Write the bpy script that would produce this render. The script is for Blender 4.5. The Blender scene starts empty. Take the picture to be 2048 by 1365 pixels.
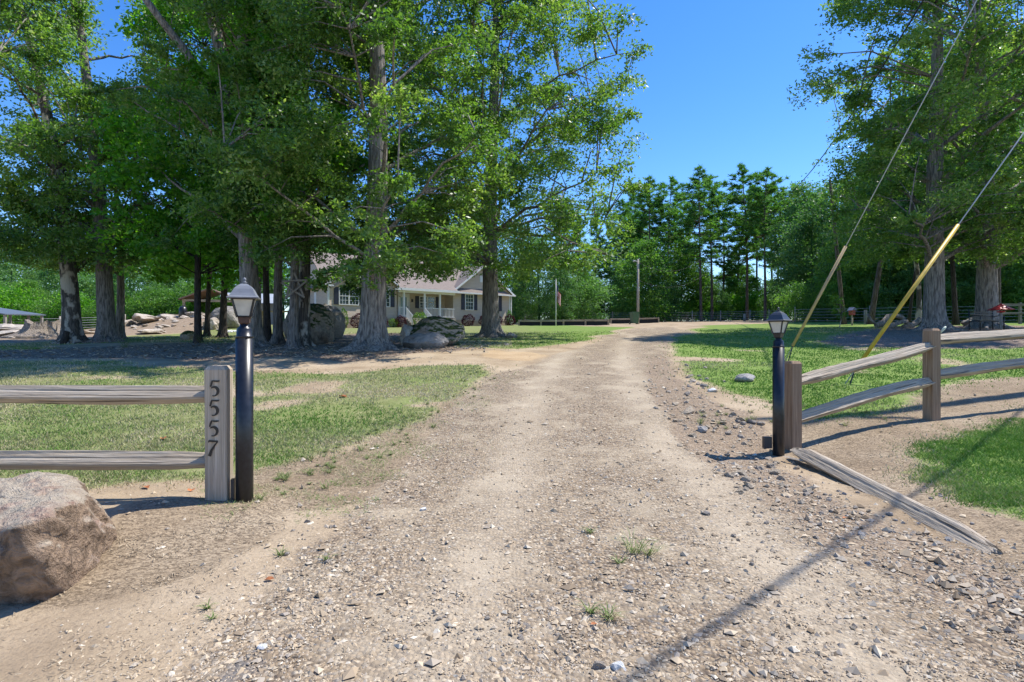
import bpy, math, random
import numpy as np
from mathutils import Vector, Matrix

# ------------------------------------------------------------------ scene, camera, world, sun, exposure
S = bpy.context.scene
COL = S.collection
F = 1138.0            # focal length in pixels of the 2048 px wide photograph
CAMH = 1.3
cam_d = bpy.data.cameras.new('camera'); cam = bpy.data.objects.new('camera', cam_d); COL.objects.link(cam)
cam.location = (0, 0, CAMH); cam.rotation_euler = (math.radians(90), 0, 0)
cam_d.sensor_width = 36; cam_d.lens = 36 * F / 2048
cam_d.clip_start = 0.05; cam_d.clip_end = 3000
S.camera = cam

SUN_EL = math.radians(59)
SUN_DIR2 = Vector((.93, .37)).normalized()          # towards the sun, on the ground
w = bpy.data.worlds.new('World'); S.world = w; w.use_nodes = True
nt = w.node_tree; nt.nodes.clear()
sky = nt.nodes.new('ShaderNodeTexSky'); sky.sky_type = 'NISHITA'; sky.sun_disc = False
sky.sun_elevation = SUN_EL
sky.sun_rotation = math.atan2(SUN_DIR2.x, SUN_DIR2.y)
sky.air_density = 1.0; sky.dust_density = 0.15; sky.ozone_density = 4.0
bg = nt.nodes.new('ShaderNodeBackground'); bg.inputs['Strength'].default_value = 0.15
hs = nt.nodes.new('ShaderNodeHueSaturation'); hs.inputs['Saturation'].default_value = 1.30; hs.inputs['Value'].default_value = .94; hs.inputs['Hue'].default_value = .510
wo = nt.nodes.new('ShaderNodeOutputWorld')
nt.links.new(sky.outputs[0], hs.inputs['Color']); nt.links.new(hs.outputs[0], bg.inputs[0]); nt.links.new(bg.outputs[0], wo.inputs[0])
sd = bpy.data.lights.new('sun', 'SUN'); sd.energy = 4.1; sd.angle = math.radians(.53); sd.color = (1, .955, .88)
sun = bpy.data.objects.new('sun', sd); COL.objects.link(sun)
sdir = Vector((SUN_DIR2.x * math.cos(SUN_EL), SUN_DIR2.y * math.cos(SUN_EL), math.sin(SUN_EL)))
sun.rotation_euler = sdir.to_track_quat('Z', 'Y').to_euler(); sun.location = (20, 0, 40)
S.view_settings.view_transform = 'Standard'; S.view_settings.look = 'None'
S.view_settings.exposure = 0.80; S.view_settings.gamma = 1; S.view_settings.use_curve_mapping = False
S.render.engine = 'CYCLES'
S.cycles.use_denoising = True; S.cycles.max_bounces = 6; S.cycles.diffuse_bounces = 3; S.cycles.glossy_bounces = 2
S.cycles.transmission_bounces = 4; S.cycles.transparent_max_bounces = 6; S.cycles.use_adaptive_sampling = True
S.cycles.adaptive_threshold = 0.015
S.cycles.sample_clamp_indirect = 4

# ------------------------------------------------------------------ numeric helpers
rng = np.random.default_rng(11)
random.seed(5)
_tab = np.random.default_rng(3).random((256, 256))
def vnoise(x, y):
    xi = np.floor(x).astype(int); yi = np.floor(y).astype(int)
    fx = x - xi; fy = y - yi
    fx = fx * fx * (3 - 2 * fx); fy = fy * fy * (3 - 2 * fy)
    a = _tab[xi & 255, yi & 255]; b = _tab[(xi + 1) & 255, yi & 255]
    c = _tab[xi & 255, (yi + 1) & 255]; d = _tab[(xi + 1) & 255, (yi + 1) & 255]
    return (a * (1 - fx) + b * fx) * (1 - fy) + (c * (1 - fx) + d * fx) * fy
def fbm(x, y, o=4):
    s = 0; a = .5; t = 0
    for k in range(o):
        s = s + a * vnoise(x * 2 ** k + 17 * k, y * 2 ** k + 31 * k); t += a; a *= .5
    return s / t
def sstep(x, a, b):
    t = np.clip((x - a) / (b - a), 0, 1); return t * t * (3 - 2 * t)
_hy = np.array([-60, -20, -4, 2, 4.4, 6, 7.8, 9, 12, 18, 22, 26, 30, 36, 45, 56, 75, 110, 220])
_hz = np.array([-1, -.3, -.05, 0, .01, .08, .24, .36, .60, 1.02, 1.27, 1.50, 1.75, 2.05, 2.45, 2.85, 3.6, 4.6, 6.5])
_yy = np.linspace(-60, 220, 1400)
_zz = np.interp(_yy, _hy, _hz)
_k = np.ones(9) / 9; _zz = np.convolve(np.pad(_zz, 4, 'edge'), _k, 'valid')
ROADC = None
def Hs(x, y):
    x = np.asarray(x, float); y = np.asarray(y, float)
    z = np.interp(y, _yy, _zz)
    z = z + .013 * np.clip(x, -45, 45) * sstep(y, 12, 26)
    z = z - .16 * np.exp(-((x - 3.0) ** 2 + (y - 6.5) ** 2) / 1.2)
    z = z + 1.0 * np.exp(-(((x + 23) / 6) ** 2 + ((y - 41) / 4) ** 2))
    z = z + .35 * np.exp(-(((x + 33) / 7) ** 2 + ((y - 34) / 3) ** 2))
    z = z + .08 * np.exp(-(((x + 2.7) / .9) ** 2 + ((y - 4.2) / .45) ** 2)) - .15 * np.exp(-(((x + 3.0) / 1.3) ** 2 + ((y - 2.8) / .75) ** 2))
    return z
def H(x, y):
    x = np.asarray(x, float); y = np.asarray(y, float)
    z = Hs(x, y)
    n = fbm(x * .5 + 40, y * .5 + 9, 3) - .5
    z = z + n * .10 * sstep(y, 5, 12)
    near = 1 - sstep(np.hypot(x, y), 14, 24)
    z = z + (fbm(x * 3, y * 3, 3) - .5) * .035 * near + (fbm(x * 11 + 5, y * 11, 2) - .5) * .014 * near
    return z
def P(px, py):
    """ground point seen at photograph pixel px, py"""
    d = np.concatenate([np.arange(1.5, 12, .02), np.arange(12, 160, .1)])
    X = (px - 1024) / F * d; Z = CAMH - (py - 682) / F * d
    g = Hs(X, d); k = np.nonzero(g >= Z)[0]
    i = k[0] if len(k) else len(d) - 1
    return float(X[i]), float(d[i])
def G(x, y): return float(H(x, y))
def W(px, py, d): return Vector(((px - 1024) / F * d, d, CAMH - (py - 682) / F * d))
def gx(px, d): return (px - 1024) / F * d

# ------------------------------------------------------------------ object helpers
def tag(o, label=None, cat=None, group=None, kind=None):
    if label: o['label'] = label
    if cat: o['category'] = cat
    if group: o['group'] = group
    if kind: o['kind'] = kind
    return o
def empty(name, loc, rz=0, label=None, cat=None, group=None):
    o = bpy.data.objects.new(name, None); COL.objects.link(o)
    o.location = loc; o.rotation_euler = (0, 0, rz); o.empty_display_size = .2
    return tag(o, label, cat, group)
def link(name, me, parent=None, m=None):
    o = bpy.data.objects.new(name, me); COL.objects.link(o)
    if m is not None and not me.materials: me.materials.append(m)
    if parent: o.parent = parent
    return o
def copy_tree(o, parent=None):
    c = o.copy(); COL.objects.link(c); c.parent = parent
    for ch in list(o.children): copy_tree(ch, c)
    return c
def np_mesh(name, V, Q, attrs=None, smooth=False):
    """V (n,3), Q (m,k) faces of one size k"""
    V = np.ascontiguousarray(V, dtype=np.float32); Q = np.ascontiguousarray(Q, dtype=np.int32)
    me = bpy.data.meshes.new(name); n = len(V); m, k = Q.shape
    me.vertices.add(n); me.vertices.foreach_set('co', V.ravel())
    me.loops.add(m * k); me.loops.foreach_set('vertex_index', Q.ravel())
    me.polygons.add(m); me.polygons.foreach_set('loop_start', np.arange(0, m * k, k, dtype=np.int32))
    try: me.polygons.foreach_set('loop_total', np.full(m, k, dtype=np.int32))
    except Exception: pass
    me.polygons.foreach_set('use_smooth', np.full(m, smooth, dtype=bool))
    for a, v in (attrs or {}).items():
        at = me.attributes.new(a, 'FLOAT', 'POINT'); at.data.foreach_set('value', np.ascontiguousarray(v, dtype=np.float32))
    me.update(calc_edges=True)
    return me

class MB:
    """collects verts and faces, then builds one mesh object"""
    def __init__(s): s.v = []; s.f = []; s.sm = []; s.mi = []; s.cur = 0
    def add(s, vs, fs, smooth=False):
        b = len(s.v); s.v += [tuple(p) for p in vs]
        for f in fs: s.f.append([i + b for i in f]); s.sm.append(smooth); s.mi.append(s.cur)
        return s
    def box(s, lo, hi, M=None):
        x0, y0, z0 = lo; x1, y1, z1 = hi
        vs = [Vector(p) for p in ((x0,y0,z0),(x1,y0,z0),(x1,y1,z0),(x0,y1,z0),(x0,y0,z1),(x1,y0,z1),(x1,y1,z1),(x0,y1,z1))]
        if M: vs = [M @ p for p in vs]
        return s.add(vs, [(0,3,2,1),(4,5,6,7),(0,1,5,4),(1,2,6,5),(2,3,7,6),(3,0,4,7)])
    def prism(s, poly, y0, y1):
        """polygon in (x, z), extruded along y"""
        n = len(poly)
        vs = [(x, y0, z) for x, z in poly] + [(x, y1, z) for x, z in poly]
        return s.add(vs, [list(range(n)), list(range(2 * n - 1, n - 1, -1))] + [(i, i + n, (i + 1) % n + n, (i + 1) % n) for i in range(n)])
    def tube(s, pts, rad, n=8, cap=True, smooth=True, fn=None):
        pts = [Vector(p) for p in pts]
        if not hasattr(rad, '__len__'): rad = [rad] * len(pts)
        vs = []; fs = []
        a = None
        for i, p in enumerate(pts):
            t = (pts[min(i + 1, len(pts) - 1)] - pts[max(i - 1, 0)])
            if t.length < 1e-9: t = Vector((0, 0, 1))
            t.normalize()
            if a is None:
                a = t.cross(Vector((0, 1, 0)) if abs(t.y) < .9 else Vector((1, 0, 0))).normalized()
            else:
                a = (a - t * a.dot(t)).normalized()
            b = t.cross(a)
            for k in range(n):
                th = 2 * math.pi * k / n
                r = rad[i] * (fn(i, th) if fn else 1)
                vs.append(p + a * (math.cos(th) * r) + b * (math.sin(th) * r))
        for i in range(len(pts) - 1):
            for k in range(n):
                k2 = (k + 1) % n
                fs.append((i * n + k, i * n + k2, (i + 1) * n + k2, (i + 1) * n + k))
        s.add(vs, fs, smooth)
        if cap:
            b0 = len(s.v) - len(vs)
            s.f.append([b0 + k for k in range(n)][::-1]); s.sm.append(False); s.mi.append(s.cur)
            s.f.append([b0 + (len(pts) - 1) * n + k for k in range(n)]); s.sm.append(False); s.mi.append(s.cur)
        return s
    def lathe(s, prof, n=16, M=None, smooth=True, off=0, sq=False):
        vs = []
        for r, z in prof:
            for k in range(n):
                th = 2 * math.pi * (k + off) / n
                p = Vector((math.cos(th) * r, math.sin(th) * r, z)); vs.append(M @ p if M else p)
        fs = [(i * n + k, i * n + (k + 1) % n, (i + 1) * n + (k + 1) % n, (i + 1) * n + k) for i in range(len(prof) - 1) for k in range(n)]
        fs.append(list(range(n))[::-1]); fs.append([(len(prof) - 1) * n + k for k in range(n)])
        return s.add(vs, fs, smooth)
    def mesh(s, name):
        me = bpy.data.meshes.new(name); me.from_pydata(s.v, [], s.f); me.polygons.foreach_set('use_smooth', s.sm)
        me.polygons.foreach_set('material_index', s.mi); me.update(); return me
    def build(s, name, m, parent=None):
        me = s.mesh(name)
        for k in (m if isinstance(m, (list, tuple)) else [m]): me.materials.append(k)
        return link(name, me, parent)

# ------------------------------------------------------------------ materials
def newmat(name):
    m = bpy.data.materials.new(name); m.use_nodes = True; t = m.node_tree
    b = t.nodes['Principled BSDF']
    return m, t, b
def N(t, typ, **k):
    n = t.nodes.new(typ)
    for a, v in k.items():
        if a in n.inputs: n.inputs[a].default_value = v
        else: setattr(n, a, v)
    return n
def mixc(t, fac, a, b, bt='MIX'):
    n = t.nodes.new('ShaderNodeMix'); n.data_type = 'RGBA'; n.blend_type = bt
    for sock, v in ((n.inputs[0], fac), (n.inputs[6], a), (n.inputs[7], b)):
        if hasattr(v, 'is_linked'): t.links.new(v, sock)
        elif isinstance(v, (tuple, list)): sock.default_value = (*v, 1) if len(v) == 3 else v
        else: sock.default_value = v
    return n.outputs[2]
def ramp(t, fac, stops, interp='LINEAR'):
    n = t.nodes.new('ShaderNodeValToRGB'); n.color_ramp.interpolation = interp
    e = n.color_ramp.elements
    while len(e) < len(stops): e.new(.5)
    for i, (p, c) in enumerate(stops):
        e[i].position = p; e[i].color = (*c, 1) if isinstance(c, (tuple, list)) else (c, c, c, 1)
    t.links.new(fac, n.inputs[0]); return n.outputs[0]
def coords(t, kind='Object', scale=(1, 1, 1)):
    if kind == 'World': c = N(t, 'ShaderNodeNewGeometry').outputs['Position']
    else: c = N(t, 'ShaderNodeTexCoord').outputs[kind]
    mp = N(t, 'ShaderNodeMapping'); mp.inputs['Scale'].default_value = scale
    t.links.new(c, mp.inputs[0]); return mp.outputs[0]
def noise(t, vec, scale, detail=4, rough=.55, out='Fac', dist=0):
    n = N(t, 'ShaderNodeTexNoise'); n.inputs['Scale'].default_value = scale; n.inputs['Detail'].default_value = detail
    n.inputs['Roughness'].default_value = rough; n.inputs['Distortion'].default_value = dist
    t.links.new(vec, n.inputs['Vector']); return n.outputs[out]
def math_(t, op, a, b=0.0, c=None):
    n = N(t, 'ShaderNodeMath', operation=op)
    for i, v in enumerate((a, b) if c is None else (a, b, c)):
        if hasattr(v, 'is_linked'): t.links.new(v, n.inputs[i])
        else: n.inputs[i].default_value = v
    return n.outputs[0]
def bump(t, b, h, strength=.4, dist=.02):
    n = N(t, 'ShaderNodeBump'); n.inputs['Strength'].default_value = strength; n.inputs['Distance'].default_value = dist
    t.links.new(h, n.inputs['Height']); t.links.new(n.outputs[0], b.inputs['Normal']); return n
def simple(name, col, rough=.6, var=.15, scale=8, metallic=0, bmp=0, spec=.5):
    m, t, b = newmat(name)
    v = coords(t)
    n = noise(t, v, scale, 5)
    lo = tuple(c * (1 - var) for c in col); hi = tuple(min(1, c * (1 + var)) for c in col)
    t.links.new(ramp(t, n, [(.3, lo), (.7, hi)]), b.inputs['Base Color'])
    b.inputs['Roughness'].default_value = rough; b.inputs['Metallic'].default_value = metallic
    b.inputs['Specular IOR Level'].default_value = spec
    if bmp: bump(t, b, n, bmp, .01)
    return m
def leafmat(name, dark, light, tip=None, trans=.35, rough=.42, spec=.5):
    m, t, b = newmat(name)
    a = N(t, 'ShaderNodeAttribute', attribute_name='rnd')
    stops = [(0, dark), (.75, light), (1, tip or light)]
    c = ramp(t, a.outputs['Fac'], stops)
    oi = N(t, 'ShaderNodeObjectInfo')
    c = mixc(t, math_(t, 'MULTIPLY', oi.outputs['Random'], .3), c, tuple(x * .7 for x in dark))
    t.links.new(c, b.inputs['Base Color']); b.inputs['Roughness'].default_value = rough
    b.inputs['Specular IOR Level'].default_value = spec
    tr = N(t, 'ShaderNodeBsdfTranslucent'); cc = mixc(t, 1.0, c, (1.45, 1.6, .5), 'MULTIPLY'); t.links.new(cc, tr.inputs['Color'])
    mx = N(t, 'ShaderNodeMixShader'); mx.inputs[0].default_value = trans
    t.links.new(b.outputs[0], mx.inputs[1]); t.links.new(tr.outputs[0], mx.inputs[2])
    t.links.new(mx.outputs[0], t.nodes['Material Output'].inputs['Surface'])
    return m
def barkmat(name, dark, light, sc=1.0, patch=None):
    m, t, b = newmat(name)
    v = coords(t, 'World', (11 * sc, 11 * sc, 1.4 * sc))
    n = noise(t, v, 1.6, 6, .65, dist=.4)
    v2 = coords(t, 'World', (1, 1, .5)); n2 = noise(t, v2, 1.3, 4)
    c = ramp(t, n, [(.40, dark), (.58, light)])
    c = mixc(t, math_(t, 'MULTIPLY', n2, .5), c, tuple(x * .55 for x in light))
    if patch:
        n3 = noise(t, coords(t, 'World', (1, 1, .55)), 3.2, 3, .5)
        c = mixc(t, ramp(t, n3, [(.50, 0.), (.58, 1.)]), c, patch)
    t.links.new(c, b.inputs['Base Color']); b.inputs['Roughness'].default_value = .95
    b.inputs['Specular IOR Level'].default_value = .2
    bump(t, b, n, 1.0, .09)
    return m
def woodmat(name, dark, light, axis='X', sc=1.0, warm=None):
    m, t, b = newmat(name)
    s = {'X': (1.6, 85, 85), 'Z': (70, 70, 1.6)}[axis]
    v = coords(t, 'Object', tuple(q * sc for q in s))
    n = noise(t, v, 1.0, 7, .6, dist=.6)
    c = ramp(t, n, [(.3, dark), (.55, tuple((a + b_) / 2 for a, b_ in zip(dark, light))), (.72, light)])
    n2 = noise(t, coords(t), 3, 3)
    c = mixc(t, ramp(t, n2, [(.4, 0.), (.7, .55)]), c, warm or tuple(x * .7 for x in light))
    s2 = {'X': (.9, 70, 70), 'Z': (70, 70, .9)}[axis]
    cr = noise(t, coords(t, 'Object', tuple(q * sc * .5 for q in s2)), 1.0, 2, .5, dist=.8)
    crack = ramp(t, cr, [(.35, 1.), (.39, 0.)] if axis == 'X' else [(.27, 1.), (.31, 0.)])
    c = mixc(t, math_(t, 'MULTIPLY', crack, .75), c, (.02, .017, .014))
    t.links.new(c, b.inputs['Base Color']); b.inputs['Roughness'].default_value = .85
    b.inputs['Specular IOR Level'].default_value = .25
    h = math_(t, 'SUBTRACT', n, math_(t, 'MULTIPLY', crack, 1.5)); bump(t, b, h, 1.0, .012)
    return m
def rockmat(name, cols, scale=2.0, dirt=None, moss=None, bmp=.8):
    m, t, b = newmat(name)
    v = coords(t)
    n = noise(t, v, scale, 6, .6); n2 = noise(t, v, scale * 7, 5, .7)
    c = ramp(t, n, [(.25 + .5 * i / (len(cols) - 1), q) for i, q in enumerate(cols)])
    c = mixc(t, ramp(t, n2, [(.35, .0), (.75, .5)]), c, tuple(min(1, x * 1.35) for x in cols[-1]))
    n4 = noise(t, v, scale * 2.7, 5, .7, dist=1.2)
    c = mixc(t, ramp(t, n4, [(.33, .75), (.42, 0.)]), c, tuple(x * .3 for x in cols[0]))
    if dirt:  # brown by normal: earth stain plus shade painted on steep and lower faces
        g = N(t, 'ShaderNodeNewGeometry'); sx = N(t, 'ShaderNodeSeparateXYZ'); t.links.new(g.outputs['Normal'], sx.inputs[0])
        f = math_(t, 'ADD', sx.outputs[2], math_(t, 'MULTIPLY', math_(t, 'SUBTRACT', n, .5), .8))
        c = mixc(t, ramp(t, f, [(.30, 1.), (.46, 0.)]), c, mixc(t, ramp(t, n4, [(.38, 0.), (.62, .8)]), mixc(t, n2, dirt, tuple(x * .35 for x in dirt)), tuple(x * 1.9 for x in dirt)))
    if moss:
        g = N(t, 'ShaderNodeNewGeometry'); sx = N(t, 'ShaderNodeSeparateXYZ'); t.links.new(g.outputs['Normal'], sx.inputs[0])
        f = math_(t, 'ADD', sx.outputs[2], math_(t, 'MULTIPLY', math_(t, 'SUBTRACT', n, .5), 2.2))
        c = mixc(t, ramp(t, f, [(.36, 0.), (.62, 1.)]), c, moss)
    t.links.new(c, b.inputs['Base Color']); b.inputs['Roughness'].default_value = .9
    b.inputs['Specular IOR Level'].default_value = .25
    bump(t, b, math_(t, 'ADD', n2, n4), bmp, .05)
    return m
# ------------------------------------------------------------------ ground zones (outlines on the ground)
def zone(pts): return np.array([P(*p) if p[1] < 5000 else p for p in pts])
def zonexy(pts, extra=()): return np.array([P(*p) for p in pts] + list(extra))
def inside(poly, x, y):
    r = np.zeros(x.shape, bool); n = len(poly); j = n - 1
    for i in range(n):
        xi, yi = poly[i]; xj, yj = poly[j]
        if yi != yj:
            r ^= ((yi > y) != (yj > y)) & (x < (xj - xi) * (y - yi) / (yj - yi) + xi)
        j = i
    return r
Z_DRIVE = np.array([P(*p) for p in [(1395,662),(1375,680),(1345,705),(1375,760),(1440,810),(1520,860),(1545,905),(1600,955),(1750,1030),(1900,1100),(2048,1170)]]
    + [(4.2, 1.5), (7, -1), (14, -2), (14, -14), (-14, -14), (-14, -2), (-3.5, 0.2), (-1.5, 1.8)]
    + [P(*p) for p in [(420,1300),(520,1180),(600,1100),(690,1020),(760,960),(820,900),(870,850),(920,800),(975,755),(1030,735),(1090,715),(1150,692),(1215,670),(1300,657),(1325,653)]])
Z_LAWN_L = zonexy([(-3000,985),(-900,985),(-200,985),(0,990),(100,985),(400,962),(470,945),(560,935),(640,905),(720,880),(780,862),(820,852),(870,820),(930,785),(985,748),(970,728),(860,728),(760,742),(620,748),(480,752),(380,738),(220,722),(60,722),(-300,722),(-3000,715)])
Z_LAWN_F = zonexy([(-1500,705),(60,702),(130,690),(250,684),(420,684),(560,670),(560,655),(420,662),(250,672),(140,682),(0,688),(-1500,692)])
Z_LAWN_M = zonexy([(925,694),(1010,697),(1100,690),(1180,676),(1250,662),(1275,655),(1030,650),(700,652),(640,664),(800,668),(900,668)])
Z_LAWN_H = zonexy([(420,690),(400,660),(640,655),(720,668),(560,676)])
Z_LAWN_R = zonexy([(1408,651),(1385,672),(1365,695),(1385,735),(1430,765),(1500,790),(1560,800),(1610,840),(1700,838),(1790,805),(1850,770),(1950,748),(2048,752),(3200,745),(3200,640),(2048,640),(1600,645)])
Z_LAWN_N = zonexy([(1822,890),(1845,958),(1900,1005),(2048,1042),(2600,1085),(2600,760),(2048,800),(1950,838),(1870,868)])
Z_MULCH = zonexy([(1640,684),(1700,694),(1850,697),(2048,694),(3000,690),(3000,652),(2048,652),(1900,651),(1760,656),(1690,668)])
Z_LITTER = zonexy([(560,718),(700,722),(860,705),(1010,690),(960,672),(880,672),(700,660),(600,668),(420,684),(300,690),(120,694),(-900,712),(-900,722),(200,716),(400,722)])
Z_RED = zonexy([(-1500,691),(0,687),(140,681),(250,671),(420,661),(480,655),(480,632),(-1500,632)])
Z_ROAD_OR = zonexy([(960,715),(1040,722),(1085,712),(1050,702),(990,700)])
Z_DEBRIS = zonexy([(0,1225),(120,1235),(350,1170),(500,1110),(560,1050),(520,990),(250,1010),(200,1130)], [(-4.5, 1.5)])
Z_RUBBLE = zonexy([(1340,705),(1375,755),(1440,800),(1540,850),(1560,930),(1700,1010),(1800,1060),(2048,1170),(2048,1230),(1750,1130),(1560,1010),(1430,930),(1360,860),(1300,790),(1290,730)])
Z_TAR = zonexy([(410,1364),(440,1318),(500,1305),(545,1325),(520,1364)], [(-1.1, 2.0), (-1.4, 1.7)])
Z_VERGE = zonexy([(440,1000),(470,950),(640,912),(780,868),(870,825),(985,750),(1050,742),(990,800),(930,850),(880,890),(800,950),(720,1000),(560,1030)])
DIRT_R = zonexy([(1560,905),(1600,840),(1700,840),(1790,810),(1850,775),(2048,755),(2600,745),(2600,1200),(2048,1170)])

def jit(x, y, amp=.35):
    s = np.clip(np.hypot(x, y) / 8, .25, 3)
    jx = (fbm(x * 1.3 / s + 5, y * 1.3 / s, 4) - .5) * 2 * amp * s; jy = (fbm(x * 1.3 / s + 50, y * 1.3 / s + 80, 4) - .5) * 2 * amp * s
    q_ = .10 * np.clip(s, .3, 2); jx = jx + (fbm(x * 5, y * 5 + 3, 3) - .5) * 4 * q_; jy = jy + (fbm(x * 5 + 33, y * 5, 3) - .5) * 4 * q_
    return x + jx, y + jy
def masks(x, y):
    xj, yj = jit(x, y)
    d = {}
    dr = inside(Z_DRIVE, xj, yj)
    g = (inside(Z_LAWN_L, xj, yj) | inside(Z_LAWN_F, xj, yj) | inside(Z_LAWN_M, xj, yj) | inside(Z_LAWN_R, xj, yj) | inside(Z_LAWN_N, xj, yj) | inside(Z_LAWN_H, xj, yj))
    g = g & ~inside(Z_MULCH, xj, yj)
    bare = fbm(x * .55 + 3, y * .8 + 7, 6)
    g = g & ~((bare > .69) & (y < 20) & (y > 6)) & ~dr
    d['drive'] = dr; d['grass'] = g
    d['mulch'] = inside(Z_MULCH, xj, yj) | inside(Z_LITTER, xj, yj) | (y > 80)
    d['tar'] = inside(Z_TAR, xj, yj)
    d['red'] = inside(Z_RED, xj, yj); d['orange'] = inside(Z_ROAD_OR, xj, yj)
    d['rubble'] = inside(Z_RUBBLE, xj, yj) | (dr & (x > 2.2) & (y < 4) & (y > 0))
    d['debris'] = inside(Z_DEBRIS, xj, yj) | inside(Z_VERGE, xj, yj) | (inside(DIRT_R, x, y) & ~g)
    return d

def axis(n, a, lo, hi):
    u0, u1 = math.asinh(lo / a), math.asinh(hi / a)
    return a * np.sinh(np.linspace(u0, u1, n))
xs = axis(330, 4.5, -260, 260)
ys = np.concatenate([np.linspace(-40, 1, 26)[:-1], 1 + axis(330, 4.0, 0, 330)])
XX, YY = np.meshgrid(xs, ys)
ZZ = H(XX, YY)
MK = masks(XX.ravel(), YY.ravel())
nx, ny = len(xs), len(ys)
ii, jj = np.meshgrid(np.arange(ny - 1), np.arange(nx - 1), indexing='ij')
q = np.stack([ii * nx + jj, ii * nx + jj + 1, (ii + 1) * nx + jj + 1, (ii + 1) * nx + jj], -1).reshape(-1, 4)
Vg = np.stack([XX.ravel(), YY.ravel(), ZZ.ravel()], 1)
def blur(a, k=1):
    a = a.reshape(ny, nx).astype(float)
    for _ in range(k):
        p = np.pad(a, 1, 'edge'); a = (p[1:-1, 1:-1] * 2 + p[:-2, 1:-1] + p[2:, 1:-1] + p[1:-1, :-2] + p[1:-1, 2:]) / 6
    return a.ravel()
AT = {k: blur(v, 3) for k, v in MK.items()}
yv_ = YY.ravel(); xc_ = np.interp(yv_, [1.5, 5, 9, 14, 18, 26], [.55, .75, 1.15, 1.9, 2.6, 4.6]) + (fbm(yv_ * .6, yv_ * 0 + 2, 2) - .5) * .3
AT['track'] = np.exp(-((np.abs(XX.ravel() - xc_) - .85) / .34) ** 2) * sstep(yv_, -2, 1) * (1 - sstep(yv_, 26, 34)) * (.55 + .6 * fbm(XX.ravel(), yv_, 3))
AT['dry'] = 1 - sstep(XX.ravel(), -1, 3)

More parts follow.
